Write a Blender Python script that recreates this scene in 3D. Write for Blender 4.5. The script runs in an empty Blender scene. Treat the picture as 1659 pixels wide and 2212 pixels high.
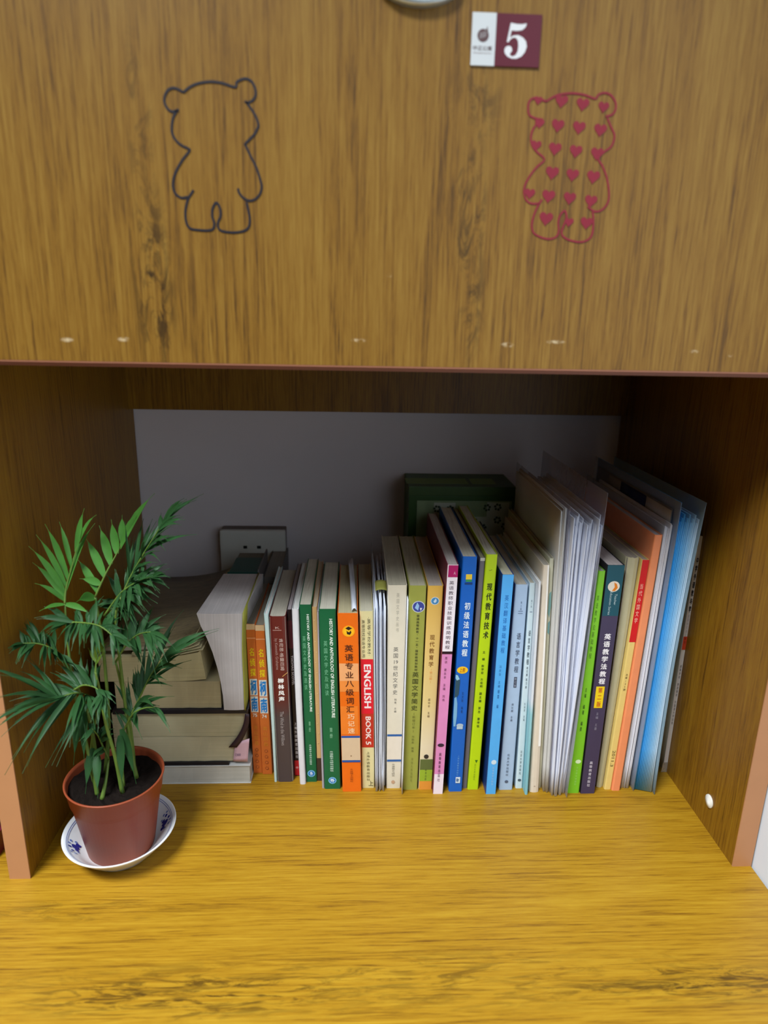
import bpy, bmesh, math, random
from mathutils import Vector, Matrix
random.seed(7)
SC = bpy.context.scene
COL = SC.collection

# ------------------------------------------------------------------ camera
cd = bpy.data.cameras.new('camera')
cam = bpy.data.objects.new('camera', cd); COL.objects.link(cam)
cd.sensor_fit = 'VERTICAL'; cd.sensor_height = 36.0; cd.lens = 36.0 * 1437.47 / 2212
RX = Vector((0.99896665, -0.04135682, 0.01884778)); UP = Vector((-0.0069931, 0.26989453, 0.9628645))
FW = Vector((0.04490793, 0.96200133, -0.26932642))
m = Matrix((RX, UP, -FW)).transposed().to_4x4(); m.translation = Vector((0.28527555, -0.49437269, 0.47940281))
cam.matrix_world = m
cd.clip_start = 0.02; cd.clip_end = 50
cd.dof.use_dof = True; cd.dof.focus_distance = 0.66; cd.dof.aperture_fstop = 4.5
SC.camera = cam

# ------------------------------------------------------------------ world and lamp
w = bpy.data.worlds.new('room_light'); SC.world = w; w.use_nodes = True
w.node_tree.nodes['Background'].inputs[0].default_value = (0.80, 0.90, 1.0, 1)
w.node_tree.nodes['Background'].inputs[1].default_value = 0.028
ld = bpy.data.lights.new('ceiling_tube', 'AREA'); ld.shape = 'RECTANGLE'; ld.size = 1.2; ld.size_y = 0.5
ld.energy = 138; ld.color = (0.92, 0.97, 1.0)
lo = bpy.data.objects.new('ceiling_tube', ld); COL.objects.link(lo)
lo.location = (-0.70, -1.00, 2.25)
lo.rotation_euler = (Vector((0.30, 0.0, 0.2)) - Vector(lo.location)).to_track_quat('-Z', 'Y').to_euler()
SC.view_settings.view_transform = 'Standard'; SC.view_settings.look = 'None'
SC.view_settings.gamma = 1.0; SC.view_settings.exposure = 0.0; SC.view_settings.use_curve_mapping = False

W, D, H = 0.64, 0.38, 0.4475       # opening width, depth, height of the book compartment

# ------------------------------------------------------------------ materials
def lin(c):
    return tuple(((v / 255) / 12.92 if v / 255 <= 0.04045 else ((v / 255 + 0.055) / 1.055) ** 2.4) for v in c[:3]) + (1,)
MATS = {}
def N(nt, typ, **kw):
    n = nt.nodes.new(typ)
    for k, v in kw.items():
        if k.startswith('i_'): n.inputs[k[2:].replace('_', ' ')].default_value = v
        else: setattr(n, k, v)
    return n
def plain(name, c, rough=0.5, var=0.06, scale=60, metal=0, spec=0.4, sss=0, bump=0.0, stretch=(1, 1, 1)):
    """base colour with a slight procedural mottling"""
    key = (name, tuple(c), rough)
    if key in MATS: return MATS[key]
    mt = bpy.data.materials.new(name); mt.use_nodes = True; nt = mt.node_tree; L = nt.links.new
    b = nt.nodes['Principled BSDF']
    tc = N(nt, 'ShaderNodeTexCoord'); mp = N(nt, 'ShaderNodeMapping'); mp.inputs['Scale'].default_value = stretch
    no = N(nt, 'ShaderNodeTexNoise', i_Scale=scale, i_Detail=4.0)
    L(tc.outputs['Object'], mp.inputs[0]); L(mp.outputs[0], no.inputs['Vector'])
    mx = N(nt, 'ShaderNodeMix', data_type='RGBA')
    a = lin(c); mx.inputs[6].default_value = tuple(v * (1 - var * 2) for v in a[:3]) + (1,)
    mx.inputs[7].default_value = tuple(min(1, v * (1 + var * 2)) for v in a[:3]) + (1,)
    L(no.outputs[0], mx.inputs[0]); L(mx.outputs[2], b.inputs['Base Color'])
    b.inputs['Roughness'].default_value = rough; b.inputs['Metallic'].default_value = metal
    b.inputs['Specular IOR Level'].default_value = spec
    if bump:
        bp = N(nt, 'ShaderNodeBump', i_Strength=bump, i_Distance=0.001); L(no.outputs[0], bp.inputs['Height']); L(bp.outputs[0], b.inputs['Normal'])
    MATS[key] = mt
    return mt
def ink(c): return plain('ink', c, 0.6, 0.02)
def cover(c, rough=0.36): return plain('cover_card', c, rough, 0.04, 90)
def grad(name, stops, z0, z1, rough=0.4):
    """printed card whose ink changes from top to bottom (object height)"""
    mt = bpy.data.materials.new(name); mt.use_nodes = True; nt = mt.node_tree; L = nt.links.new
    tc = N(nt, 'ShaderNodeTexCoord'); sx = N(nt, 'ShaderNodeSeparateXYZ'); mr = N(nt, 'ShaderNodeMapRange')
    mr.inputs[1].default_value = z0; mr.inputs[2].default_value = z1
    cr = N(nt, 'ShaderNodeValToRGB'); el = cr.color_ramp.elements
    while len(el) < len(stops): el.new(0.5)
    for e, (p, c) in zip(el, stops): e.position = p; e.color = lin(c)
    L(tc.outputs['Object'], sx.inputs[0]); L(sx.outputs[2], mr.inputs[0]); L(mr.outputs[0], cr.inputs[0])
    L(cr.outputs[0], nt.nodes['Principled BSDF'].inputs['Base Color']); nt.nodes['Principled BSDF'].inputs['Roughness'].default_value = rough
    return mt
def pages(name, c, axis=0):
    """paper block: fine lines between the leaves"""
    key = (name, tuple(c), axis)
    if key in MATS: return MATS[key]
    mt = bpy.data.materials.new(name); mt.use_nodes = True; nt = mt.node_tree; L = nt.links.new
    b = nt.nodes['Principled BSDF']; b.inputs['Roughness'].default_value = 0.85; b.inputs['Specular IOR Level'].default_value = 0.1
    tc = N(nt, 'ShaderNodeTexCoord'); mp = N(nt, 'ShaderNodeMapping')
    s = [6, 6, 6]; s[axis] = 1500; mp.inputs['Scale'].default_value = s
    n1 = N(nt, 'ShaderNodeTexNoise', i_Scale=1.0, i_Detail=3.0); n2 = N(nt, 'ShaderNodeTexNoise', i_Scale=45.0, i_Detail=3.0)
    L(tc.outputs['Object'], mp.inputs[0]); L(mp.outputs[0], n1.inputs['Vector']); L(tc.outputs['Object'], n2.inputs['Vector'])
    cr = N(nt, 'ShaderNodeValToRGB'); a = lin(c)
    cr.color_ramp.elements[0].position = 0.33; cr.color_ramp.elements[0].color = tuple(v * 0.86 for v in a[:3]) + (1,)
    cr.color_ramp.elements[1].position = 0.62; cr.color_ramp.elements[1].color = a
    L(n1.outputs[0], cr.inputs[0])
    mx = N(nt, 'ShaderNodeMix', data_type='RGBA', blend_type='MULTIPLY'); mx.inputs[0].default_value = 0.25
    L(cr.outputs[0], mx.inputs[6]); L(n2.outputs[0], mx.inputs[7]); L(mx.outputs[2], b.inputs['Base Color'])
    bp = N(nt, 'ShaderNodeBump', i_Strength=0.2, i_Distance=0.0003); L(n1.outputs[0], bp.inputs['Height']); L(bp.outputs[0], b.inputs['Normal'])
    MATS[key] = mt
    return mt
def film(name, c, opacity=0.3, rough=0.25):
    """clear or tinted plastic sheet"""
    mt = bpy.data.materials.new(name); mt.use_nodes = True; nt = mt.node_tree; L = nt.links.new
    b = nt.nodes['Principled BSDF']; b.inputs['Base Color'].default_value = lin(c); b.inputs['Roughness'].default_value = rough
    no = N(nt, 'ShaderNodeTexNoise', i_Scale=35.0, i_Detail=3.0); bp = N(nt, 'ShaderNodeBump', i_Strength=0.25, i_Distance=0.002)
    L(no.outputs[0], bp.inputs['Height']); L(bp.outputs[0], b.inputs['Normal'])
    tr = N(nt, 'ShaderNodeBsdfTransparent'); ms = N(nt, 'ShaderNodeMixShader'); ms.inputs[0].default_value = opacity
    tr.inputs[0].default_value = (0.94, 0.95, 0.96, 1)
    L(tr.outputs[0], ms.inputs[1]); L(b.outputs[0], ms.inputs[2]); L(ms.outputs[0], nt.nodes['Material Output'].inputs[0])
    return mt
def wood(name, light, mid, dark, grain, spots=(), knots=(), rough=0.42, fleck=(26, 75)):
    """oak-print laminate; grain = axis the fibres run along (0 x, 1 y, 2 z), across = the other long axis"""
    mt = bpy.data.materials.new(name); mt.use_nodes = True; nt = mt.node_tree; L = nt.links.new
    b = nt.nodes['Principled BSDF']; b.inputs['Roughness'].default_value = rough; b.inputs['Specular IOR Level'].default_value = 0.35
    tc = N(nt, 'ShaderNodeTexCoord')
    def mapped(along, across):
        mp = N(nt, 'ShaderNodeMapping'); s = [across] * 3; s[grain] = along; mp.inputs['Scale'].default_value = s
        L(tc.outputs['Object'], mp.inputs[0]); return mp
    def math_(op, a, bb, clamp=False):
        n = N(nt, 'ShaderNodeMath', operation=op, use_clamp=clamp)
        for i, v in enumerate((a, bb)):
            if isinstance(v, (int, float)): n.inputs[i].default_value = v
            elif v is not None: L(v, n.inputs[i])
        return n.outputs[0]
    # fibres: long thin pores, wavering a little
    warp = N(nt, 'ShaderNodeTexNoise', i_Scale=1.0, i_Detail=3.0); L(mapped(7, 22).outputs[0], warp.inputs['Vector'])
    f1 = N(nt, 'ShaderNodeTexNoise', i_Scale=1.0, i_Detail=5.0, i_Roughness=0.65, i_Distortion=0.6); L(mapped(12, 420).outputs[0], f1.inputs['Vector'])
    f2 = N(nt, 'ShaderNodeTexNoise', i_Scale=1.0, i_Detail=4.0, i_Roughness=0.7); L(mapped(45, 900).outputs[0], f2.inputs['Vector'])
    f3 = N(nt, 'ShaderNodeTexNoise', i_Scale=1.0, i_Detail=2.0, i_Distortion=0.8); L(mapped(3, 32).outputs[0], f3.inputs['Vector'])
    v = math_('MULTIPLY', f1.outputs[0], 0.52)
    v = math_('ADD', v, math_('MULTIPLY', f2.outputs[0], 0.30))
    v = math_('ADD', v, math_('MULTIPLY', f3.outputs[0], 0.18))
    cr = N(nt, 'ShaderNodeValToRGB'); el = cr.color_ramp.elements
    el[0].position = 0.36; el[0].color = lin(dark); el[1].position = 0.62; el[1].color = lin(light)
    e = el.new(0.48); e.color = lin(mid)
    L(v, cr.inputs[0]); col = cr.outputs[0]
    sep = N(nt, 'ShaderNodeSeparateXYZ'); L(tc.outputs['Object'], sep.inputs[0])
    # brown figure: irregular flecks gathered along the heart of the board
    if knots:
        kn = N(nt, 'ShaderNodeTexNoise', i_Scale=1.0, i_Detail=5.0, i_Roughness=0.7, i_Distortion=1.6); L(mapped(*fleck).outputs[0], kn.inputs['Vector'])
        for (a, ca, ra, bx, cb, rb, k) in knots:
            da = math_('DIVIDE', math_('SUBTRACT', sep.outputs[a], ca), ra); db = math_('DIVIDE', math_('SUBTRACT', sep.outputs[bx], cb), rb)
            r2 = math_('ADD', math_('MULTIPLY', da, da), math_('MULTIPLY', db, db))
            g = math_('SUBTRACT', 1.0, r2, True)
            mk = math_('MULTIPLY', math_('MULTIPLY', math_('SUBTRACT', kn.outputs[0], 0.47), 7.0, True), math_('MULTIPLY', g, k, True), True)
            mx = N(nt, 'ShaderNodeMix', data_type='RGBA'); L(mk, mx.inputs[0]); L(col, mx.inputs[6]); mx.inputs[7].default_value = lin([c * 0.62 for c in dark]); col = mx.outputs[2]
    # pale glue residue
    if spots:
        sn = N(nt, 'ShaderNodeTexNoise', i_Scale=420.0, i_Detail=3.0)
        L(tc.outputs['Object'], sn.inputs['Vector'])
        for (a, ca, ra, bx, cb, rb) in spots:
            da = math_('DIVIDE', math_('SUBTRACT', sep.outputs[a], ca), ra); db = math_('DIVIDE', math_('SUBTRACT', sep.outputs[bx], cb), rb)
            r2 = math_('ADD', math_('MULTIPLY', da, da), math_('MULTIPLY', db, db))
            mk = math_('MULTIPLY', math_('SUBTRACT', 1.0, r2, True), math_('MULTIPLY', math_('SUBTRACT', sn.outputs[0], 0.38), 4.0, True), True)
            mk = math_('MULTIPLY', mk, 0.6)
            mx = N(nt, 'ShaderNodeMix', data_type='RGBA'); L(mk, mx.inputs[0]); L(col, mx.inputs[6]); mx.inputs[7].default_value = lin((225, 205, 165)); col = mx.outputs[2]
    L(col, b.inputs['Base Color'])
    bp = N(nt, 'ShaderNodeBump', i_Strength=0.15, i_Distance=0.0005); L(v, bp.inputs['Height']); L(bp.outputs[0], b.inputs['Normal'])
    return mt

# ------------------------------------------------------------------ object helpers
def thing(name, label, cat, loc=(0, 0, 0), group=None):
    o = bpy.data.objects.new(name, None); COL.objects.link(o); o.location = loc; o.empty_display_size = 0.02
    o['label'] = label; o['category'] = cat
    if group: o['group'] = group
    return o
def mesh_obj(name, verts, faces, mat, parent=None, smooth=False, label=None):
    """verts in world space; stored relative to the top thing's base"""
    off = Vector((0, 0, 0)); p = parent
    while p is not None: off += Vector(p.location); p = p.parent
    me = bpy.data.meshes.new(name); me.from_pydata([tuple(Vector(v) - off) for v in verts], [], faces)
    if isinstance(mat, (list, tuple)):
        for mm in mat: me.materials.append(mm)
    else: me.materials.append(mat)
    bm = bmesh.new(); bm.from_mesh(me); bmesh.ops.recalc_face_normals(bm, faces=bm.faces); bm.to_mesh(me); bm.free()
    if smooth: me.shade_smooth()
    o = bpy.data.objects.new(name, me); COL.objects.link(o); o.parent = parent
    if label: o['label'] = label
    return o
def box(name, x0, x1, y0, y1, z0, z1, mat, parent=None, bev=0.0, label=None, segs=2):
    v = [(x, y, z) for x in (x0, x1) for y in (y0, y1) for z in (z0, z1)]
    f = [(0, 1, 3, 2), (4, 6, 7, 5), (0, 4, 5, 1), (2, 3, 7, 6), (0, 2, 6, 4), (1, 5, 7, 3)]
    o = mesh_obj(name, v, f, mat, parent, label=label)
    if bev:
        bm = bmesh.new(); bm.from_mesh(o.data); bmesh.ops.bevel(bm, geom=bm.edges[:], offset=bev, segments=segs, affect='EDGES', profile=0.7)
        bm.to_mesh(o.data); bm.free()
    return o
def structure(o): o['kind'] = 'structure'; return o
def grid_slab(fn, nu, nv, mat, name, parent, thick, smooth=True, label=None):
    """thin sheet: fn(u, v) -> world point; given a thickness along the local normal"""
    P = [[Vector(fn(i / nu, j / nv)) for j in range(nv + 1)] for i in range(nu + 1)]
    V = []; F = []
    for s in (-0.5, 0.5):
        for i in range(nu + 1):
            for j in range(nv + 1):
                a = P[min(i + 1, nu)][j] - P[max(i - 1, 0)][j]; b = P[i][min(j + 1, nv)] - P[i][max(j - 1, 0)]
                n = a.cross(b); n = n.normalized() if n.length > 1e-12 else Vector((1, 0, 0))
                V.append(P[i][j] + n * thick * s)
    K = (nu + 1) * (nv + 1); q = lambda i, j: i * (nv + 1) + j
    for i in range(nu):
        for j in range(nv):
            F.append((q(i, j), q(i + 1, j), q(i + 1, j + 1), q(i, j + 1))); F.append((K + q(i, j), K + q(i, j + 1), K + q(i + 1, j + 1), K + q(i + 1, j)))
    for i in range(nu): F.append((q(i, 0), K + q(i, 0), K + q(i + 1, 0), q(i + 1, 0))); F.append((q(i, nv), q(i + 1, nv), K + q(i + 1, nv), K + q(i, nv)))
    for j in range(nv): F.append((q(0, j), q(0, j + 1), K + q(0, j + 1), K + q(0, j))); F.append((q(nu, j), K + q(nu, j), K + q(nu, j + 1), q(nu, j + 1)))
    return mesh_obj(name, V, F, mat, parent, smooth, label)
def lathe(name, prof, cx, cy, mat, parent, n=48, smooth=True, label=None, closed=True):
    V = []; F = []
    for (r, z) in prof:
        for k in range(n): a = 2 * math.pi * k / n; V.append((cx + r * math.cos(a), cy + r * math.sin(a), z))
    m = len(prof)
    for i in range(m if closed else m - 1):
        for k in range(n):
            a, b = i * n, ((i + 1) % m) * n
            F.append((a + k, a + (k + 1) % n, b + (k + 1) % n, b + k))
    return mesh_obj(name, V, F, mat, parent, smooth, label)
def tube(name, pts, radii, mat, parent, n=8, sub=4):
    P = smooth_path(pts, sub); R = []
    for i in range(len(P)):
        t = i / (len(P) - 1) * (len(radii) - 1); k = min(int(t), len(radii) - 2); R.append(radii[k] + (radii[k + 1] - radii[k]) * (t - k))
    V = []; F = []
    for i, p in enumerate(P):
        d = (P[min(i + 1, len(P) - 1)] - P[max(i - 1, 0)]).normalized(); a = d.orthogonal().normalized(); b = d.cross(a)
        for k in range(n): t = 2 * math.pi * k / n; V.append(p + (a * math.cos(t) + b * math.sin(t)) * R[i])
    for i in range(len(P) - 1):
        for k in range(n): F.append((i * n + k, i * n + (k + 1) % n, (i + 1) * n + (k + 1) % n, (i + 1) * n + k))
    F.append(tuple(range(n))); F.append(tuple(range((len(P) - 1) * n, len(P) * n)))
    return mesh_obj(name, V, F, mat, parent, True)
def smooth_path(pts, sub=4):
    P = [Vector(p) for p in pts]; out = []
    for i in range(len(P) - 1):
        p0 = P[max(i - 1, 0)]; p1 = P[i]; p2 = P[i + 1]; p3 = P[min(i + 2, len(P) - 1)]
        for k in range(sub):
            t = k / sub
            out.append(0.5 * ((2 * p1) + (p2 - p0) * t + (2 * p0 - 5 * p1 + 4 * p2 - p3) * t * t + (3 * p1 - p0 - 3 * p2 + p3) * t ** 3))
    out.append(P[-1]); return out
_T = {}
def text_geo(s, mode, bold):
    """outline of a line of writing, normalised to 0..1 in both directions; mode 's' stacked, 'r' turned to read downwards, 'h' level"""
    key = (s, mode, bold)
    if key in _T: return _T[key]
    cu = bpy.data.curves.new('lettering', 'FONT'); cu.body = '\n'.join(s) if mode == 's' else s
    cu.align_x = 'CENTER' if mode == 's' else 'LEFT'; cu.space_line = 1.22; cu.resolution_u = 2; cu.fill_mode = 'FRONT'
    ob = bpy.data.objects.new('lettering', cu); COL.objects.link(ob)
    dg = bpy.context.evaluated_depsgraph_get(); me = bpy.data.meshes.new_from_object(ob.evaluated_get(dg))
    V = [(v.co.x, v.co.y) for v in me.vertices]; F = [tuple(p.vertices) for p in me.polygons]
    bpy.data.objects.remove(ob); bpy.data.curves.remove(cu); bpy.data.meshes.remove(me)
    if bold:                                  # heavier weight: the outline printed three times, a hair apart
        k = len(V); F0 = list(F); V0 = list(V)
        for n_, (sx_, sy_) in enumerate(((bold, 0.6 * bold), (-bold, -0.6 * bold))):
            V += [(x + sx_, y + sy_) for x, y in V0]; F += [tuple(q + k * (n_ + 1) for q in f) for f in F0]
    if mode == 'r': V = [(y, -x) for x, y in V]
    x0 = min(v[0] for v in V); x1 = max(v[0] for v in V); y0 = min(v[1] for v in V); y1 = max(v[1] for v in V)
    n1 = len(V) // (3 if bold else 1)          # each printing lies a hair above the last
    V = [((x - x0) / (x1 - x0), (y - y0) / (y1 - y0), 0.000014 * (i // n1)) for i, (x, y) in enumerate(V)]
    _T[key] = (V, F); return V, F
def flat_poly(pts, place, name, mat, parent, label=None):
    """flat print on a surface: pts in plane units, place(a, b) -> world point"""
    return mesh_obj(name, [place(*p) for p in pts], [tuple(range(len(pts)))], mat, parent, label=label)
FRONDS = [[0.0036,1,[[0.0401,0.04,0.2465],[0.0406,0.045,0.2592],[0.0466,0.05,0.2805],[0.0513,0.055,0.2996]],[[0.25,0.0189,0.035,0.2999],[0.35,0.0236,0.04,0.3083],[0.45,0.027,0.05,0.3145],[0.6,0.0345,0.06,0.3136],[0.8,0.0587,0.055,0.327],[0.9,0.07,0.05,0.3228],[1,0.053,0.06,0.3166],[0.1,0.0224,0.03,0.2694],[0,0.0282,0.02,0.249],[0.3,0.0622,0.065,0.311],[0.0,0.0664,0.03,0.2404],[0.15,0.0127,0.05,0.2803]]],[0.0055,1,[[0.0618,0.05,0.2486],[0.0708,0.055,0.2681],[0.0791,0.06,0.2833],[0.0857,0.065,0.2965]],[[0.1,0.0454,0.06,0.2811],[0.3,0.0524,0.065,0.2993],[0.5,0.0636,0.07,0.3075],[0.7,0.0744,0.07,0.313],[0.9,0.0842,0.07,0.3172],[0.8,0.1164,0.06,0.3391],[0.2,0.0505,0.05,0.2657],[1,0.102,0.06,0.3231],[0,0.0544,0.03,0.2529]]],[0.0034,0,[[0.0842,0.05,0.2487],[0.0933,0.055,0.2682],[0.1091,0.055,0.2936],[0.1245,0.05,0.3159]],[[1,0.1449,0.045,0.3391],[0.95,0.1534,0.05,0.3363],[0.8,0.1445,0.04,0.3246],[0.7,0.1293,0.035,0.3037],[0.9,0.1177,0.07,0.3192],[0.5,0.107,0.08,0.3111],[0.4,0.1022,0.07,0.314],[0.3,0.1235,0.03,0.288],[0.6,0.1427,0.03,0.322],[0.2,0.0939,0.08,0.2982],[0.1,0.1265,0.03,0.2758],[0.45,0.1261,0.03,0.2981]]],[0.0036,0,[[0.068,0.05,0.2312],[0.0846,0.05,0.253],[0.1021,0.045,0.2657],[0.1157,0.04,0.2719]],[[1,0.1332,0.03,0.2746],[0.8,0.1217,0.05,0.2761],[0.6,0.0984,0.06,0.277],[0.5,0.1137,0.03,0.2572],[0.3,0.078,0.06,0.2705],[0.7,0.1237,0.03,0.2634],[0.2,0.0955,0.03,0.2446],[0.9,0.1268,0.04,0.2648],[0.4,0.0928,0.02,0.2408]]],[0.0042,0,[[0.0809,0.045,0.1285],[0.0914,0.05,0.1491],[0.1034,0.05,0.1725],[0.1164,0.045,0.1913]],[[1,0.1552,0.04,0.2139],[0.95,0.1461,0.055,0.2128],[0.8,0.1327,0.035,0.1912],[0.7,0.1198,0.08,0.2073],[0.5,0.1034,0.09,0.213],[0.4,0.0896,0.08,0.1789],[0.3,0.0776,0.08,0.1625],[0.55,0.1281,0.03,0.1738],[0.2,0.1178,0.02,0.1695],[0.6,0.1392,0.045,0.2002],[0.15,0.0728,0.07,0.1541]]],[0.004,0,[[0.0601,0.04,0.1508],[0.0533,0.03,0.1661],[0.0462,0.02,0.173],[0.0379,0.012,0.1726]],[[1,0.0063,-0.01,0.2077],[0.95,0.0061,0.02,0.1942],[0.9,0.0105,-0.02,0.1808],[0.85,0.0053,-0.015,0.1684],[0.8,0.0054,-0.02,0.1582],[0.75,0.0106,-0.02,0.1372],[0.6,0.0166,-0.01,0.1232],[0.4,0.0524,-0.02,0.1514],[0.3,0.0609,-0.02,0.1564],[0.2,0.0406,-0.01,0.1229],[0.7,0.004,0.03,0.1664],[0.5,0.0065,0.035,0.1724],[0.95,0.0047,0.0,0.178],[0.3,0.0752,-0.01,0.1581]]],[0.003,2,[[0.0678,0.02,0.1918],[0.0687,0.022,0.2016],[0.0718,0.022,0.2102]],[[1,0.0731,0.02,0.2274],[0.9,0.0804,0.02,0.2206],[0.6,0.067,0.02,0.2232],[0.4,0.0789,0.015,0.2138],[0.5,0.0597,0.03,0.2104]]],[0.0042,0,[[0.0429,0.03,0.234],[0.0584,0.025,0.2364],[0.0774,0.015,0.2381],[0.0897,0.01,0.231]],[[1,0.0982,0.0,0.2175],[0.9,0.103,0.01,0.2214],[0.8,0.0857,0.03,0.2425],[0.6,0.0861,0.0,0.2216],[0.5,0.0674,0.04,0.2486],[0.4,0.0696,0.0,0.2258],[0.3,0.0496,0.04,0.2444],[0.2,0.0529,0.01,0.2228],[0.7,0.0958,0.02,0.2324],[0.15,0.0275,0.03,0.2487],[0.1,0.0415,0.0,0.24]]],[0.0042,0,[[0.074,0.05,0.1864],[0.0875,0.045,0.2071],[0.0999,0.04,0.2184],[0.1132,0.03,0.2254]],[[1,0.1326,0.01,0.2205],[0.9,0.121,0.04,0.2262],[0.8,0.1215,0.01,0.2079],[0.7,0.1062,0.05,0.2356],[0.5,0.1048,0.02,0.2025],[0.4,0.0885,0.06,0.2289],[0.2,0.0749,0.07,0.2176],[0.3,0.0681,0.06,0.2041],[0.6,0.1157,0.05,0.229]]],[0.004,0,[[0.0375,0.03,0.2017],[0.0288,0.03,0.2105],[0.0203,0.025,0.2173],[0.0116,0.02,0.2199]],[[1,0.004,0.01,0.2208],[0.9,0.004,0.03,0.2277],[0.8,0.0138,0.005,0.2109],[0.7,0.004,0.04,0.2294],[0.5,0.0198,0.04,0.2207],[0.4,0.0376,0.01,0.206],[0.2,0.0167,0.05,0.2145],[0.3,0.0379,0.02,0.2028],[0.1,0.0527,0.02,0.1984],[0.6,0.007,0.04,0.2272]]],[0.003,0,[[0.0763,0.04,0.1175],[0.0893,0.035,0.142],[0.1018,0.03,0.1521],[0.1135,0.025,0.156]],[[1,0.1291,0.01,0.1465],[0.8,0.1173,0.03,0.145],[0.6,0.1095,0.05,0.1419],[0.4,0.1031,0.01,0.1422],[0.3,0.1038,0.05,0.15],[0.2,0.0715,0.05,0.135]]],[0.004,0,[[0.0485,0.02,0.1765],[0.0567,0.02,0.1809],[0.0682,0.015,0.1816],[0.0762,0.01,0.1779]],[[1,0.0845,-0.01,0.1666],[0.8,0.09,0.0,0.1753],[0.5,0.0506,0.03,0.1973],[0.3,0.0387,0.04,0.1964],[0.6,0.0588,0.04,0.1919],[0.9,0.0725,-0.01,0.1646],[0.2,0.0302,0.03,0.1886]]],[0.0045,0,[[0.0681,0.06,0.2267],[0.0773,0.06,0.24],[0.0867,0.055,0.2509],[0.0963,0.05,0.2607]],[[1,0.1128,0.05,0.2723],[0.9,0.1126,0.03,0.253],[0.7,0.0866,0.07,0.269],[0.5,0.0694,0.07,0.258],[0.3,0.0572,0.07,0.2357],[0.4,0.1013,0.03,0.2361],[0.2,0.0731,0.04,0.2184],[0.6,0.1089,0.03,0.2446],[0.8,0.0942,0.07,0.2624]]],[0.005,0,[[0.0671,0.03,0.1006],[0.0631,0.03,0.1141],[0.0622,0.025,0.1279],[0.0602,0.02,0.1382]],[[1,0.0558,0.01,0.1336],[0.8,0.0517,0.03,0.1386],[0.5,0.0795,0.02,0.1334],[0.3,0.0602,0.01,0.1153],[0.6,0.0652,0.04,0.1319]]]]
STEMS= [[[0.0589,0.018,0.0629],[0.0567,0.02,0.089],[0.0485,0.028,0.1306],[0.0439,0.03,0.1706],[0.0411,0.035,0.2079],[0.0401,0.04,0.2465]],[[0.0802,0.02,0.0669],[0.0765,0.022,0.1063],[0.0711,0.022,0.1437],[0.0693,0.021,0.1758],[0.0679,0.02,0.1931]],[[0.0865,0.04,0.0648],[0.0818,0.045,0.0994],[0.0785,0.05,0.1539],[0.0776,0.05,0.2001],[0.0779,0.05,0.2312],[0.0842,0.05,0.2487]],[[0.0801,0.05,0.0607],[0.0787,0.05,0.1058],[0.0797,0.047,0.1368]],[[0.0499,0.035,0.0552],[0.0477,0.038,0.095],[0.0542,0.04,0.132],[0.0601,0.04,0.1508]],[[0.078,0.028,0.0619],[0.0761,0.035,0.0969],[0.0763,0.04,0.1175]],[[0.065,0.012,0.0653],[0.0671,0.018,0.0856],[0.0671,0.03,0.1006]],[[0.0547,0.05,0.0559],[0.0603,0.055,0.1222],[0.0623,0.055,0.1884],[0.0624,0.053,0.2255],[0.0618,0.05,0.2486]],[[0.0775,0.06,0.0685],[0.0774,0.06,0.1188],[0.075,0.055,0.1604],[0.074,0.05,0.1864]],[[0.0518,0.04,0.0638],[0.0523,0.035,0.1353],[0.0439,0.032,0.1785],[0.0375,0.03,0.2017]]]
BEAR_BLACK= [[[0.17703,0.61755],[0.18021,0.62012],[0.18538,0.62253],[0.19352,0.624],[0.20106,0.62347],[0.20906,0.62148],[0.21018,0.62421],[0.21328,0.62588],[0.21633,0.62629],[0.21932,0.62495],[0.22147,0.62119],[0.22159,0.61712],[0.21946,0.61433],[0.21636,0.6131],[0.21486,0.61396]],[[0.21585,0.61331],[0.21927,0.60885],[0.2217,0.60479],[0.22285,0.60067],[0.22173,0.59785],[0.21983,0.595],[0.21448,0.58993],[0.21468,0.5883],[0.21734,0.58271],[0.22077,0.57615],[0.22291,0.56949],[0.22381,0.56468],[0.22236,0.56027],[0.21909,0.55726],[0.21537,0.55643],[0.21173,0.55804],[0.20921,0.5609],[0.20852,0.56355]],[[0.21375,0.55565],[0.21486,0.54978],[0.21549,0.54485],[0.21453,0.54035],[0.21151,0.53803],[0.20506,0.53687],[0.19761,0.53744],[0.19478,0.53937],[0.19468,0.54285],[0.19643,0.54636],[0.1964,0.55129],[0.19419,0.55466],[0.19165,0.55117],[0.19113,0.54623],[0.19226,0.54229],[0.19129,0.53879],[0.18805,0.53771],[0.18168,0.53781],[0.17642,0.53868],[0.17423,0.54185],[0.17374,0.54678],[0.17424,0.55073],[0.17588,0.55614],[0.1776,0.55862],[0.17988,0.56183]],[[0.17597,0.5576],[0.17174,0.55701],[0.16823,0.55935],[0.16691,0.56318],[0.16749,0.568],[0.1702,0.57381],[0.17418,0.57961],[0.17862,0.58469],[0.17767,0.58607],[0.17366,0.58783],[0.17026,0.59077],[0.16845,0.59443],[0.16851,0.59906],[0.16983,0.60369],[0.17235,0.60743]],[[0.1734,0.60792],[0.16926,0.60665],[0.16634,0.60839],[0.1648,0.61175],[0.1653,0.61538],[0.16753,0.6186],[0.17063,0.61982],[0.17361,0.61924],[0.17703,0.61755]]]
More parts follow.
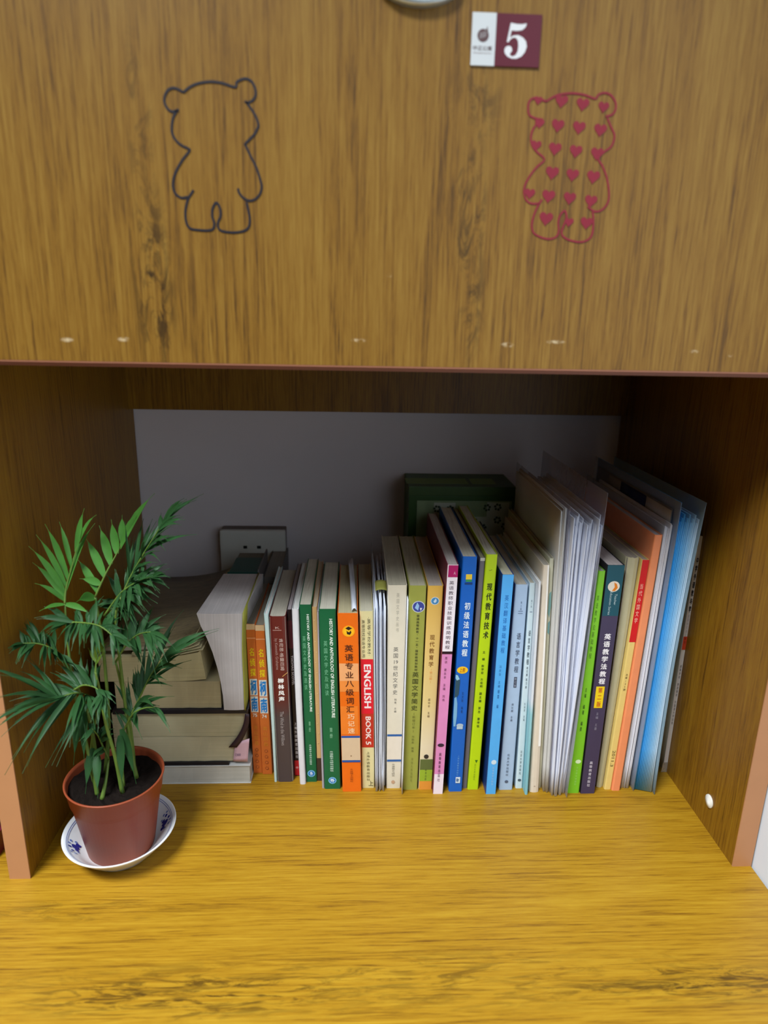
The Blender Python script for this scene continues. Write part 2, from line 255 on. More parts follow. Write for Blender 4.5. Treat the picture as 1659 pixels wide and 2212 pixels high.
BEAR_RED= [[[0.40612,0.61961],[0.41165,0.62278],[0.41629,0.62408],[0.4231,0.62475],[0.43058,0.62406],[0.43495,0.62281],[0.4382,0.62221],[0.43956,0.62434],[0.44314,0.6256],[0.4475,0.62458],[0.45116,0.62053],[0.45164,0.61635],[0.44982,0.61348],[0.44568,0.61219]],[[0.44683,0.61152],[0.44949,0.60688],[0.45244,0.60223],[0.4526,0.59842],[0.45088,0.59454],[0.44687,0.59154],[0.4435,0.58759],[0.44669,0.58331],[0.4501,0.57705],[0.45224,0.57021],[0.45317,0.56428],[0.45202,0.55975],[0.44851,0.5564],[0.44414,0.55579],[0.43944,0.55843]],[[0.44306,0.55551],[0.44409,0.551],[0.44439,0.54287],[0.44258,0.53873],[0.43777,0.53656],[0.43158,0.53693],[0.42582,0.53884],[0.42331,0.54185],[0.42451,0.54697],[0.42574,0.55155],[0.42426,0.55554],[0.42146,0.55296],[0.4205,0.54839],[0.42128,0.54282],[0.41966,0.53921],[0.41477,0.53781],[0.40911,0.53896],[0.40447,0.5414],[0.40273,0.54593],[0.40362,0.55201],[0.40588,0.55808],[0.40829,0.56213]],[[0.4063,0.55959],[0.40138,0.55946],[0.39795,0.56136],[0.39597,0.56577],[0.39641,0.57071],[0.39947,0.57666],[0.40341,0.58163],[0.4079,0.58611],[0.4027,0.5903],[0.39917,0.59402],[0.398,0.59875],[0.39895,0.60351],[0.40184,0.60736]],[[0.40487,0.60932],[0.40058,0.60967],[0.3962,0.6114],[0.39485,0.61509],[0.39554,0.61974],[0.39962,0.62148],[0.40612,0.61961]]]
HEARTS= [[0.4161,0.62038,1],[0.43003,0.61895,1],[0.44374,0.61774,0.85],[0.40105,0.62014,0.65],[0.40292,0.60716,0.75],[0.41499,0.60634,1],[0.42897,0.60557,1],[0.44303,0.60457,1],[0.40183,0.59434,0.8],[0.41433,0.59278,1],[0.42818,0.59174,1],[0.44236,0.59069,1],[0.4137,0.57851,1.05],[0.42737,0.57766,1],[0.44138,0.57682,1.05],[0.3998,0.56562,0.85],[0.41247,0.56447,1.05],[0.42681,0.5636,1],[0.44125,0.56223,1],[0.412,0.55071,1.1],[0.42766,0.54882,0.75],[0.43961,0.54861,1]]

# ------------------------------------------------------------------ room shell
WALL = plain('wall_paint', (214, 208, 212), 0.9, 0.03, 12)
WALLR = plain('wall_paint_bright', (214, 222, 232), 0.9, 0.02, 12)
structure(box('wall_back', -1.6, W + 0.0195, D + 0.004, D + 0.10, -0.75, 2.6, WALL))
structure(box('wall_right', W + 0.0195, W + 0.12, -1.6, D + 0.10, -0.75, 2.6, WALLR))
structure(box('floor', -1.6, W + 0.12, -1.6, D + 0.10, -0.80, -0.75, plain('floor_tiles', (150, 148, 142), 0.5, 0.05, 8)))

# ------------------------------------------------------------------ desk and bookshelf hutch
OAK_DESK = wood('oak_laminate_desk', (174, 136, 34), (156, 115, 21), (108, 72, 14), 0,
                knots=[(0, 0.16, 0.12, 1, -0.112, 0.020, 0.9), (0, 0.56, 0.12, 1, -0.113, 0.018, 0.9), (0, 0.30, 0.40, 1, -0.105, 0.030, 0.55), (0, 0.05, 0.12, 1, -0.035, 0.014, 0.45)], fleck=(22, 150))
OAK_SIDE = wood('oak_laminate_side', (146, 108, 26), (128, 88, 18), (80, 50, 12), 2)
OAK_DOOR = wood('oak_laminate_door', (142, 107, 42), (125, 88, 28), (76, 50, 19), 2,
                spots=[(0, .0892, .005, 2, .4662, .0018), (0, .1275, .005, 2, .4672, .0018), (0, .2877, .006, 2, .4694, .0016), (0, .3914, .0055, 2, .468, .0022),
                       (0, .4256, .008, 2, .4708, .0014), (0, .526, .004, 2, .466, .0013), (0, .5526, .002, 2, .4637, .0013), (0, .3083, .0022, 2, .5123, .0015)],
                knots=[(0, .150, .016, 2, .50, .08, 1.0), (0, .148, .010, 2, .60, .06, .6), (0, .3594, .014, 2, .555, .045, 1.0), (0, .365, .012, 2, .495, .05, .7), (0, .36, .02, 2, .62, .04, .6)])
EDGE = plain('edge_band', (184, 132, 92), 0.45, 0.03, 40)
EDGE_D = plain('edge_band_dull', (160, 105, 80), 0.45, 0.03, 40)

desk = thing('desk', 'oak laminate desk top carrying the books and the potted palm', 'desk', (0, 0, -0.75))
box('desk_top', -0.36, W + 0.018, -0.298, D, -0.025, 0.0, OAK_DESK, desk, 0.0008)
box('edge_band', -0.36, W + 0.018, -0.2995, -0.298, -0.0246, -0.0004, EDGE, desk)
for x in (-0.34, W - 0.002): box('support_panel', x, x + 0.018, -0.25, D - 0.01, -0.75, -0.025, OAK_SIDE, desk)

hutch = thing('bookshelf_hutch', 'oak laminate hutch with a cupboard above an open book compartment', 'bookshelf', (0, 0, 0))
for x0, x1 in ((-0.018, 0), (W, W + 0.018)):
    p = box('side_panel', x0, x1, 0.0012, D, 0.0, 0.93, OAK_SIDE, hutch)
    box('edge_band', x0, x1, 0.0, 0.0012, 0.0, 0.93, EDGE, p)
    if x0 > 0:
        lathe('screw_cap', [(0.0, 0.0), (0.0068, 0.0), (0.0064, 0.0012), (0.0, 0.0016)], 0, 0, plain('cap_plastic', (225, 222, 212), 0.5, 0.08, 300), p, 24)
        cap = bpy.data.objects['screw_cap']; cap.data.transform(Matrix.Translation(Vector(hutch.location)) ); cap.data.transform(Matrix.Rotation(-math.pi / 2, 4, 'Y'))
        cap.data.transform(Matrix.Scale(1, 4)); cap.location = Vector((W - 0.0001, 0.0505, 0.0310)) - Vector(hutch.location)
bb = box('bottom_board', 0, W, 0.0012, D, H, H + 0.018, OAK_SIDE, hutch)
box('edge_band', 0, W, 0.0, 0.0012, H, H + 0.018, EDGE_D, bb)
box('top_board', 0, W, 0.0, D, 0.912, 0.93, OAK_SIDE, hutch)
box('back_rail', 0, W, D - 0.018, D, 0.3722, H, OAK_SIDE, hutch)
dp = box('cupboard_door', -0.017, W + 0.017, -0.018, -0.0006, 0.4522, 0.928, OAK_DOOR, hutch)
box('door_edge', -0.017, W + 0.017, -0.0178, -0.0006, 0.4512, 0.4522, EDGE_D, dp)
FY = -0.018
bed = box('unseen_bed_board', -0.9, W + 0.018, -0.375, D, 1.20, 1.23, OAK_SIDE); bed['label'] = 'unseen loft bed board added above the desk to shade the door top'; bed['category'] = 'bed'  # guessed board out of view, placed so the top of the door falls darker
# oval pull at the top edge of the picture
SILV = plain('brushed_metal', (196, 206, 208), 0.32, 0.05, 200, metal=0.85)
V = []; F = []; n = 48; rings = [(1.0, 0.0), (1.0, 0.003), (0.93, 0.0055), (0.80, 0.006), (0.74, 0.0042), (0.4, 0.0058), (0.0, 0.0068)]
for s, dpt in rings:
    for k in range(n): a = 2 * math.pi * k / n; V.append((0.3228 + 0.027 * s * math.cos(a), FY - dpt, 0.6818 + 0.0142 * s * math.sin(a)))
for i in range(len(rings) - 1):
    for k in range(n): F.append((i * n + k, i * n + (k + 1) % n, (i + 1) * n + (k + 1) % n, (i + 1) * n + k))
mesh_obj('door_handle', V, F, SILV, dp, True, label='silver oval pull')

# number sign stuck on the door
sg = thing('number_sign', 'white and maroon number 5 sign on the cupboard door', 'sign', (0.3775, FY, 0.638))
box('white_panel', 0.3562, 0.3712, FY - 0.0012, FY, 0.638, 0.6667, plain('sign_white', (205, 208, 208), 0.4, 0.02), sg, 0.0002)
box('maroon_panel', 0.3712, 0.3996, FY - 0.0012, FY, 0.638, 0.6667, plain('sign_maroon', (92, 22, 38), 0.4, 0.03), sg, 0.0002)
five = [(1165,213),(1220,222),(1270,222),(1312,213),(1300,250),(1270,275),(1225,283),(1175,280),(1165,345),(1195,325),(1240,320),(1285,340),(1315,375),(1325,420),(1310,470),(1280,510),(1235,532),(1190,532),(1150,515),(1125,485),(1120,455),(1130,430),(1155,418),(1180,425),(1192,450),(1188,470),(1172,485),(1180,508),(1200,512),(1225,500),(1243,465),(1247,420),(1240,370),(1220,345),(1195,343),(1170,360),(1155,385),(1138,385)]
flat_poly([(0.3771 + (x - 1120) * 6.85e-5, 0.6422 + (535 - y) * 6.05e-5) for x, y in five], lambda a, b: (a, FY - 0.0013, b), 'numeral', ink((222, 222, 222)), sg)
ex, ez = 0.3633, 0.6543
em = [(ex + 0.0036 * math.cos(t), ez + 0.0036 * math.sin(t)) for t in [math.radians(70 + 320 * i / 28) for i in range(29)]] + [(ex + 0.0024, ez + 0.0052), (ex + 0.0016, ez + 0.0030)]
flat_poly(em, lambda a, b: (a, FY - 0.0013, b), 'emblem', ink((92, 66, 66)), sg)
for q in range(4):
    flat_poly([(ex + (-.0022 + .0011 * q) + .0004 * math.sin(s * 1.4), ez - .0018 + s * .0016 + .0003 * q) for s in (0, 1, 2)] + [(ex + (-.0018 + .0011 * q) + .0004 * math.sin(s * 1.4), ez - .0018 + s * .0016 + .0003 * q) for s in (2, 1, 0)],
              lambda a, b: (a, FY - 0.00142, b), 'emblem_stroke', ink((170, 165, 165)), bpy.data.objects['emblem'])
def level_text(s, x0, x1, z0, z1, colr, parent, y=FY - 0.0013, bold=0.0, name='lettering'):
    Vn, Fn = text_geo(s, 'h', bold)
    mesh_obj(name, [(x0 + (x1 - x0) * a, y - c_, z0 + (z1 - z0) * b) for a, b, c_ in Vn], Fn, ink(colr), parent)
level_text('中正公寓', 0.3573, 0.3692, 0.6462, 0.6487, (100, 80, 80), sg, bold=0.01)
level_text('Zhongzheng Apt', 0.3576, 0.3690, 0.6442, 0.6454, (150, 135, 135), sg)

# two line drawings of a bear, cut from thin vinyl
def ribbon(strokes, wdt, mat, parent, depth=0.0004):
    for s in strokes:
        P = smooth_path([(a, FY, b) for a, b in s], 5); V = []; F = []
        for i, p in enumerate(P):
            d = (P[min(i + 1, len(P) - 1)] - P[max(i - 1, 0)]).normalized(); nrm = Vector((-d.z, 0, d.x))
            for sd, yy in ((-1, 0), (-1, -depth), (1, -depth), (1, 0)): V.append(p + nrm * sd * wdt / 2 + Vector((0, yy - 0.00005, 0)))
        for i in range(len(P) - 1):
            for k in range(3): F.append((i * 4 + k, i * 4 + k + 1, i * 4 + k + 5, i * 4 + k + 4))
            F.append((i * 4 + 3, i * 4, i * 4 + 4, i * 4 + 7))
        F.append((0, 1, 2, 3)); F.append(tuple(len(P) * 4 - 4 + k for k in range(4)))
        mesh_obj('outline_stroke', V, F, mat, parent)
b1 = thing('bear_drawing', 'black outline drawing of a bear on the left of the cupboard door', 'drawing', (0.19, FY, 0.54))
ribbon(BEAR_BLACK, 0.0014, plain('black_vinyl', (22, 22, 34), 0.5, 0.05), b1)
b2 = thing('bear_drawing', 'dark red bear drawing filled with hearts on the right of the door', 'drawing', (0.43, FY, 0.54))
RED_V = plain('red_vinyl', (132, 26, 44), 0.55, 0.08)
ribbon(BEAR_RED, 0.0012, RED_V, b2)
for hx, hz, s in HEARTS:
    pts = []
    for i in range(22):
        t = 2 * math.pi * i / 22
        a = 16 * math.sin(t) ** 3; b = 13 * math.cos(t) - 5 * math.cos(2 * t) - 2 * math.cos(3 * t) - math.cos(4 * t)
        a *= s / 16 * 0.0042; b *= s / 16 * 0.0044
        c_, s_ = math.cos(-0.09), math.sin(-0.09); pts.append((hx + a * c_ - b * s_, hz + a * s_ + b * c_))
    mesh_obj('heart', [(a, FY - 0.0004, b) for a, b in pts] + [(a, FY - 0.00005, b) for a, b in pts],
             [tuple(range(22)), tuple(range(22, 44))] + [(i, (i + 1) % 22, 22 + (i + 1) % 22, 22 + i) for i in range(22)], RED_V, b2)

# ------------------------------------------------------------------ wall socket and green box by the back wall
sk = thing('wall_socket', 'white power socket on the back wall above the leaning books', 'socket', (0.149, D + 0.004, 0.13))
SKW = plain('socket_plastic', (200, 202, 196), 0.4, 0.03); BLK = plain('black_slot', (12, 12, 12), 0.7, 0.02)
box('back_box', 0.107, 0.193, 0.366, D + 0.004, 0.127, 0.213, plain('socket_box_shaded', (92, 78, 70), 0.5, 0.03), sk, 0.002)  # brown instead of white: shade on the box top is put into its colour
box('face_plate', 0.1065, 0.1935, 0.358, 0.3662, 0.1265, 0.2135, SKW, sk, 0.003)
for x in (0.1400, 0.1583): box('pin_hole', x - 0.0026, x + 0.0026, 0.3574, 0.3592, 0.1885, 0.1925, BLK, sk, 0.0006)
for x, z, r in ((0.1493, 0.165, 0), (0.141, 0.149, 0.6), (0.1576, 0.149, -0.6)): box('pin_slot', x - 0.0011, x + 0.0011, 0.3574, 0.3592, z - 0.004, z + 0.004, BLK, sk)

gb = thing('patterned_box', 'green floral cardboard box standing behind the tall books', 'box', (0.42, 0.344, 0))
GX0, GX1, GY0, GY1, GZ = 0.3535, 0.487, 0.3070, 0.383, 0.2885
box('box_body', GX0, GX1, GY0, GY1, 0, GZ - 0.012, plain('green_card', (48, 84, 32), 0.5, 0.08, 80), gb, 0.0008)
box('lid', GX0 - 0.0006, GX1 + 0.0006, GY0 - 0.0006, GY1, GZ - 0.012, GZ, plain('green_lid', (60, 88, 40), 0.5, 0.1, 80), gb, 0.001)
PAN = plain('pale_print', (176, 186, 172), 0.6, 0.1, 60); DKG = ink((42, 66, 44))
box('printed_panel', GX0 + 0.010, GX1 - 0.004, GY0 - 0.0012, GY0 - 0.0006, 0.19, GZ - 0.018, plain('panel_green', (128, 150, 112), 0.6, 0.15, 60), gb, 0.0002)
for x0, x1, z1 in ((0.385, 0.412, 0.268), (0.452, 0.480, 0.269), (0.430, 0.452, 0.250)): box('printed_patch', x0, x1, GY0 - 0.0016, GY0 - 0.0011, 0.20, z1, PAN, gb, 0.0002)
for fx, fz in ((0.3890, 0.260), (0.4055, 0.260), (0.4235, 0.2585), (0.4520, 0.262), (0.4655, 0.263), (0.4360, 0.244), (0.4480, 0.236), (0.4660, 0.246), (0.4760, 0.238), (0.4360, 0.228)):
    for k in range(6):
        a = k * math.pi / 3 + fx * 40; cx = fx + 0.0034 * math.cos(a); cz = fz + 0.0034 * math.sin(a)
        flat_poly([(cx + 0.0016 * math.cos(t * math.pi / 4), cz + 0.0016 * math.sin(t * math.pi / 4)) for t in range(8)], lambda p, q: (p, GY0 - 0.0018, q), 'flower_petal', DKG, gb)
for px, pz, pw, ph, c in ((0.366, .0, .03, .0, 0), (0.405, 0, .05, 0, 0), (0.45, 0, .03, 0, 0)):
    box('lid_print', px - pw / 2, px + pw / 2, GY0 + 0.015, GY0 + 0.045, GZ, GZ + 0.0003, ink((112, 140, 70)), gb)

# ------------------------------------------------------------------ books standing in the row
BK = {
'comic75':(0.1761,0.1859,0.1739,0.1835,0.1427,0.1795),'comic74':(0.1862,0.1970,0.1838,0.1934,0.1404,0.1794),
'cyan':(0.2008,0.2035,0.1951,0.1996,0.1270,0.1979),'willow':(0.2038,0.2216,0.2000,0.2169,0.1269,0.1954),
'black':(0.2219,0.2280,0.2171,0.2221,0.1367,0.1984),'whitefloppy':(0.2287,0.2352,0.2237,0.2304,0.1224,0.2051),
'green1':(0.2355,0.2470,0.2307,0.2429,0.1264,0.2084),'tan':(0.2473,0.2526,0.2434,0.2487,0.1281,0.2052),
'greythin':(0.2532,0.2555,0.2494,0.2509,0.1156,0.2058),'green2':(0.2558,0.2730,0.2511,0.2680,0.1146,0.2089),
'orange':(0.2751,0.2952,0.2695,0.2899,0.1101,0.2064),'eng5':(0.2959,0.3094,0.2913,0.3049,0.1155,0.2061),
'papers1':(0.3097,0.3215,0.3049,0.3182,0.1123,0.2201),'cream19':(0.3222,0.3373,0.3188,0.3379,0.1145,0.2343),
'sheet15':(0.3378,0.3391,0.3384,0.3395,0.1053,0.2223),'olive':(0.3396,0.3552,0.3398,0.3568,0.1118,0.2350),
'yellow':(0.3566,0.3707,0.3582,0.3736,0.1124,0.2346),'pink':(0.3712,0.3819,0.3753,0.3863,0.1052,0.2596),
'blue':(0.3887,0.4029,0.3903,0.4045,0.1081,0.2666),'grey20':(0.4038,0.4092,0.4082,0.4134,0.1130,0.2637),
'lime':(0.4095,0.4211,0.4137,0.4249,0.1110,0.2679),'sky':(0.4277,0.4385,0.4289,0.4406,0.1036,0.2499),
'ling':(0.4434,0.4580,0.4444,0.4570,0.1099,0.2371),'lingw':(0.4619,0.4694,0.4590,0.4646,0.1120,0.2379),
'teal25':(0.4697,0.4728,0.4648,0.4672,0.1016,0.2428),'cream26':(0.4753,0.4860,0.4686,0.4752,0.1052,0.2592),
'teal27':(0.4863,0.4898,0.4767,0.4809,0.1122,0.2636),
'green29':(0.5163,0.5290,0.5238,0.5300,0.1033,0.2539),'navy':(0.5299,0.5452,0.5308,0.5482,0.1025,0.2605),
'tan31':(0.5506,0.5581,0.5533,0.5668,0.1119,0.2648),'red':(0.5584,0.5656,0.5671,0.5744,0.1085,0.2639),
'peach':(0.5659,0.5747,0.5755,0.5833,0.1064,0.2901)}
ROW = 'books standing in a row in the compartment'
CREAM = (214, 208, 188); WHITE = (236, 236, 232)
def book(key, label, d, col, items=(), pg=CREAM, spine=None, name='book', cmat=None, wear=0.0, pdrop=0.0006, rnd=0.0012, bulge=0.0):
    xbl, xbr, xtl, xtr, y0, h = BK[key]
    wd = (xbr - xbl + xtr - xtl) / 2
    base = Vector(((xbl + xbr) / 2, y0, 0)); T = thing(name, label, 'book', base, ROW)
    rr = random.Random(key)
    def P(u, y, f):
        l = xbl + (xtl - xbl) * f; r = xbr + (xtr - xbr) * f
        x = l + (r - l) * u + bulge * math.sin(math.pi * min(max(f, 0), 1)) * 1.0
        return (x, y0 + y, f * h)
    t = 0.0006 / wd; rn = rnd / wd; nf = 6 if (wear or bulge) else 3
    out = [(0, d), (0, d * .5), (0, rnd), (rn * .3, rnd * .3), (rn, 0), (1 - rn, 0), (1 - rn * .3, rnd * .3), (1, rnd), (1, d * .5), (1, d)]
    inn = [(t, d), (t, d * .5), (t, rnd + .0002), (t + rn * .3, rnd * .3 + .0005), (t + rn, .0006), (1 - t - rn, .0006), (1 - t - rn * .3, rnd * .3 + .0005), (1 - t, rnd + .0002), (1 - t, d * .5), (1 - t, d)]
    ring = out + inn[::-1]; V = []; F = []; m = len(ring)
    for k in range(nf + 1):
        for q, (u, y) in enumerate(ring):
            f = k / nf
            if k == nf and wear: f += (rr.random() - 0.6) * wear
            V.append(P(u, y, f))
    for k in range(nf):
        for q in range(m): F.append((k * m + q, k * m + (q + 1) % m, (k + 1) * m + (q + 1) % m, (k + 1) * m + q))
    no = len(out)
    for k in (0, nf):
        for q in range(no - 1): F.append((k * m + q, k * m + q + 1, k * m + m - 2 - q, k * m + m - 1 - q))
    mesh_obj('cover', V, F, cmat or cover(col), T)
    # block of leaves, slightly uneven on top
    V = []; F = []; nu, ny = 6, 8; ft = 1 - pdrop / h
    us = [t * 1.15 + (1 - 2.3 * t) * i / nu for i in range(nu + 1)]; ys = [0.0012 + (d - 0.0022) * j / ny for j in range(ny + 1)]
    for f in (0.002, ft):
        for u in us:
            for y in ys: V.append(P(u, y, f - (rr.random() * 0.0022 if f > .5 else 0)))
    K = (nu + 1) * (ny + 1); q = lambda i, j: i * (ny + 1) + j
    for i in range(nu):
        for j in range(ny):
            F.append((q(i, j), q(i + 1, j), q(i + 1, j + 1), q(i, j + 1))); F.append((K + q(i, j), K + q(i + 1, j), K + q(i + 1, j + 1), K + q(i, j + 1)))
    for i in range(nu): F.append((q(i, 0), q(i + 1, 0), K + q(i + 1, 0), K + q(i, 0))); F.append((q(i, ny), q(i + 1, ny), K + q(i + 1, ny), K + q(i, ny)))
    for j in range(ny): F.append((q(0, j), q(0, j + 1), K + q(0, j + 1), K + q(0, j))); F.append((q(nu, j), q(nu, j + 1), K + q(nu, j + 1), K + q(nu, j)))
    mesh_obj('page_block', V, F, pages('book_pages', pg), T)
    lay = 0.00006
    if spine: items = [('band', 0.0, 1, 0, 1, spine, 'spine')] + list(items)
    for it in items:
        lay += 0.000045; kind = it[0]
        if kind == 'band':
            _, u0, u1, f0, f1, c = it[:6]; nm = it[6] if len(it) > 6 else 'spine_band'
            mt = c if isinstance(c, bpy.types.Material) else cover(c)
            n = 4; V = []; F = []
            for k in range(n + 1):
                f = 1 - (f0 + (f1 - f0) * k / n)
                V += [P(max(u0, rn * .3), -lay, f), P(min(u1, 1 - rn * .3), -lay, f)]
            for k in range(n): F.append((2 * k, 2 * k + 1, 2 * k + 3, 2 * k + 2))
            mesh_obj(nm, V, F, mt, T)
        elif kind == 'text':
            _, s, mode, u0, u1, f0, f1, c = it[:8]; bold = it[8] if len(it) > 8 else 0.0
            Vn, Fn = text_geo(s, mode, bold)
            mesh_obj('lettering', [P(u0 + (u1 - u0) * a, -lay - c_, 1 - f1 + (f1 - f0) * b) for a, b, c_ in Vn], Fn, ink(c), T)
        elif kind == 'disc':
            _, u, f, r, c = it[:5]; ar = it[5] if len(it) > 5 else 1.0; nm = it[6] if len(it) > 6 else 'emblem'
            n = 20; V = [P(u + r * math.cos(2 * math.pi * k / n) / wd, -lay, 1 - f + ar * r * math.sin(2 * math.pi * k / n) / h) for k in range(n)]
            mesh_obj(nm, V, [tuple(range(n))], ink(c), T)
        elif kind == 'poly':
            _, pts, c = it[:3]; nm = it[3] if len(it) > 3 else 'spine_mark'
            mesh_obj(nm, [P(u, -lay, 1 - f) for u, f in pts], [tuple(range(len(pts)))], ink(c), T)
    return T
A5, B16, B18 = 0.138, 0.162, 0.184

def comic(key, num, label, off):
    O = (214, 112, 48)
    it = [('band', 0, 1, 0, .035, (224, 190, 150)), ('band', 0, 1, .085, .092, (240, 160, 110)),
          ('text', '名侦探', 's', .22, .82, .15, .335, (246, 214, 26), .03),
          ('band', .12, .92, .352, .462, (228, 226, 216)), ('band', .12, .92, .468, .575, (228, 226, 216)),
          ('text', '柯', 's', .17, .87, .357, .457, (30, 130, 210), .05), ('text', '南', 's', .17, .87, .473, .570, (30, 130, 210), .05),
          ('text', num, 'h', .25, .75, .583, .607, (236, 232, 220), .03), ('text', '青山刚昌', 's', .3, .74, .665, .80, (226, 150, 50))]
    for k in range(4): it += [('disc', .5, .835 + .04 * k, .0017, (150, 74, 40)), ('disc', .5, .835 + .04 * k, .0012, O)]
    book(key, label, 0.115, O, it, (150, 142, 128), rnd=0.0006, wear=0.004)
comic('comic75', '75', 'orange comic paperback numbered 75 beside the pile of old books', 0)
comic('comic74', '74', 'orange comic paperback numbered 74 beside the pale cyan notebook', 0)
book('cyan', 'thin pale cyan notebook pressed against the maroon book', A5, (196, 222, 222), (), WHITE, bulge=0.0006, name='notebook')
book('willow', 'thick book with maroon and charcoal spine and white Chinese title', 0.135, (96, 30, 28), [
    ('text', 'K', 'h', .36, .62, .058, .07, (206, 180, 170)), ('band', .2, .72, .076, .080, (180, 140, 132)),
    ('text', '肯尼思·格雷厄姆', 'r', .55, .78, .125, .31, (214, 190, 180)), ('text', 'by Kenneth Grahame', 'r', .24, .46, .125, .305, (180, 140, 132)),
    ('poly', [(.62, .345), (.66, .347), (.98, .322), (.96, .319)], (206, 156, 90)),
    ('text', '柳林风声', 's', .34, .72, .355, .495, (240, 234, 230), .05), ('text', 'The Wind in the Willows', 'r', .38, .6, .555, .765, (176, 166, 164))],
    (200, 194, 178), cmat=grad('maroon_to_charcoal', [(0, (74, 64, 66)), (.40, (74, 62, 64)), (.54, (96, 32, 30)), (1, (104, 34, 32))], 0, .196), rnd=0.0035, wear=0.002)
book('black', 'narrow black book with red foot beside the maroon book', A5, (34, 24, 32), [
    ('band', 0, 1, .06, .22, (78, 20, 44)), ('text', 'THOMAS SCOVEL', 'r', .4, .8, .26, .435, (220, 210, 216)),
    ('text', '上海外语教育出版社', 's', .35, .85, .66, .885, (214, 206, 206), .01), ('band', 0, 1, .90, .995, (206, 30, 46)), ('disc', .5, .945, .0014, (232, 150, 150))], (196, 186, 190))
book('whitefloppy', 'worn white softcover with blank spine left of the first green book', A5, (226, 226, 232), (), WHITE, wear=0.006, bulge=-0.0006, rnd=.002)
for key, u, vol, lab in (('green1', 0, '第一册', 'narrower dark green English literature book beside the thin tan book'), ('green2', 1, '第二册', 'wider dark green English literature book left of the orange vocabulary book')):
    book(key, lab, A5, (20, 100, 62), [
        ('text', 'HISTORY AND ANTHOLOGY OF ENGLISH LITERATURE', 'r', .58, .78, .05, .585, (226, 240, 228), .035),
        ('text', '英国文学史及选读', 's', .18 + .04 * u, .44, .165, .46, (120, 190, 148)), ('text', vol[::2], 's', .42, .6, .64, .70, (140, 200, 160)),
        ('text', '外语教学与研究出版社', 's', .38, .60, .775, .895, (200, 226, 210), .02),
        ('disc', .5, .948, .0042, (130, 196, 236)), ('disc', .5, .948, .0034, (40, 120, 190)), ('text', '外', 'h', .36, .64, .936, .960, (232, 244, 250), .04)], (216, 212, 194))
book('tan', 'thin tan paper-wrapped book between the two green books', A5, (214, 174, 118), [('band', 0, 1, .86, 1, (66, 52, 44))] + [('disc', .4 + .2 * (k % 2), .07 + .058 * k, .0005, (236, 206, 160)) for k in range(13)], (214, 196, 170), wear=.004)
book('greythin', 'very thin grey booklet touching the wider green book', A5, (176, 172, 184), (), WHITE, name='booklet', bulge=-.0004)
book('orange', 'bright orange vocabulary book with a library label near its foot', 0.14, (236, 110, 24), [
    ('band', 0, .97, .265, .36, (240, 172, 116)), ('band', 0, .97, .36, .42, (238, 142, 66)), ('band', 0, .9, .50, .66, (238, 128, 44)),
    ('disc', .52, .093, .0062, (250, 170, 20)), ('disc', .52, .093, .0048, (250, 190, 30)),
    ('poly', [(.36, .078), (.52, .068), (.70, .078), (.52, .088)], (40, 24, 16)), ('poly', [(.42, .088), (.44, .108), (.58, .112), (.66, .10), (.62, .088), (.56, .098), (.48, .096)], (40, 24, 16)),
    ('text', '英语专业八级词汇', 's', .30, .72, .165, .535, (84, 38, 20), .015), ('text', '巧记速', 's', .36, .72, .545, .655, (250, 206, 160), .02),
    ('band', 0, .98, .668, .822, (216, 190, 158), 'library_label'), ('band', 0, .98, .668, .680, (40, 84, 160)), ('band', 0, .98, .810, .822, (40, 84, 160)),
    ('disc', .5, .785, .0008, (150, 120, 90)), ('text', '大连理工出版社', 's', .42, .58, .86, .94, (130, 56, 20))], (196, 186, 150), wear=0.003)
mk = bpy.data.objects['library_label']
T = book('eng5', 'cream and red spine reading English Book 5', A5, (222, 212, 158), [
    ('text', '·高等学校教材·', 'r', .56, .80, .03, .235, (84, 80, 62)), ('text', '高等院校英语专业用', 'r', .16, .38, .045, .245, (84, 80, 62)),
    ('band', 0, 1, .255, .56, (218, 26, 48)), ('band', 0, 1, .56, .755, (190, 50, 36)),
    ('text', 'ENGLISH', 'r', .26, .80, .283, .528, (240, 226, 226), .03), ('text', 'BOOK 5', 'r', .34, .76, .575, .74, (236, 220, 214), .03),
    ('text', '上海外语教育出版社', 's', .38, .64, .78, .955, (96, 90, 66)), ('text', '上', 'h', .52, .9, .955, .985, (96, 90, 66))], (208, 202, 178))
book('cream19', 'thick cream library book with blue-lined label right of the crumpled papers', B16, (222, 214, 194), [
    ('text', '英国文学史丛书', 's', .46, .62, .035, .215, (176, 170, 154)), ('text', ('英', '国', '19', '世', '纪', '文', '学', '史'), 's', .34, .62, .285, .515, (110, 108, 104)),
    ('text', '钱青 主编', 's', .44, .58, .535, .605, (130, 126, 120)),
    ('band', 0, 1, .715, .86, (226, 216, 200), 'library_label'), ('band', 0, 1, .715, .726, (46, 96, 160)), ('band', 0, 1, .846, .857, (46, 96, 160)),
    ('text', '外语教学与研究', 's', .36, .56, .868, .935, (110, 106, 98)), ('disc', .46, .965, .0022, (196, 160, 130))], (186, 180, 160), wear=0.002)
book('olive', 'olive green spine with a blue round emblem near its top', B16, (156, 160, 74), [
    ('disc', .58, .095, .0062, (210, 216, 220)), ('disc', .58, .095, .0055, (60, 70, 150)), ('poly', [(.36, .10), (.5, .075), (.62, .09), (.56, .112)], (150, 190, 230)), ('poly', [(.66, .10), (.8, .10), (.72, .114)], (220, 222, 230)),
    ('text', '普通高等教育“十一五”国家级规划教材', 's', .48, .66, .13, .395, (76, 80, 44), .01), ('text', '英国文学简史', 's', .36, .76, .40, .588, (80, 84, 40), .01),
    ('text', '(新增订本)', 's', .46, .66, .60, .70, (120, 122, 56)), ('text', '刘炳善 编著', 's', .47, .63, .715, .80, (112, 116, 52)), ('text', '河南人民出版社', 's', .48, .62, .83, .955, (138, 142, 66))], (190, 184, 160))
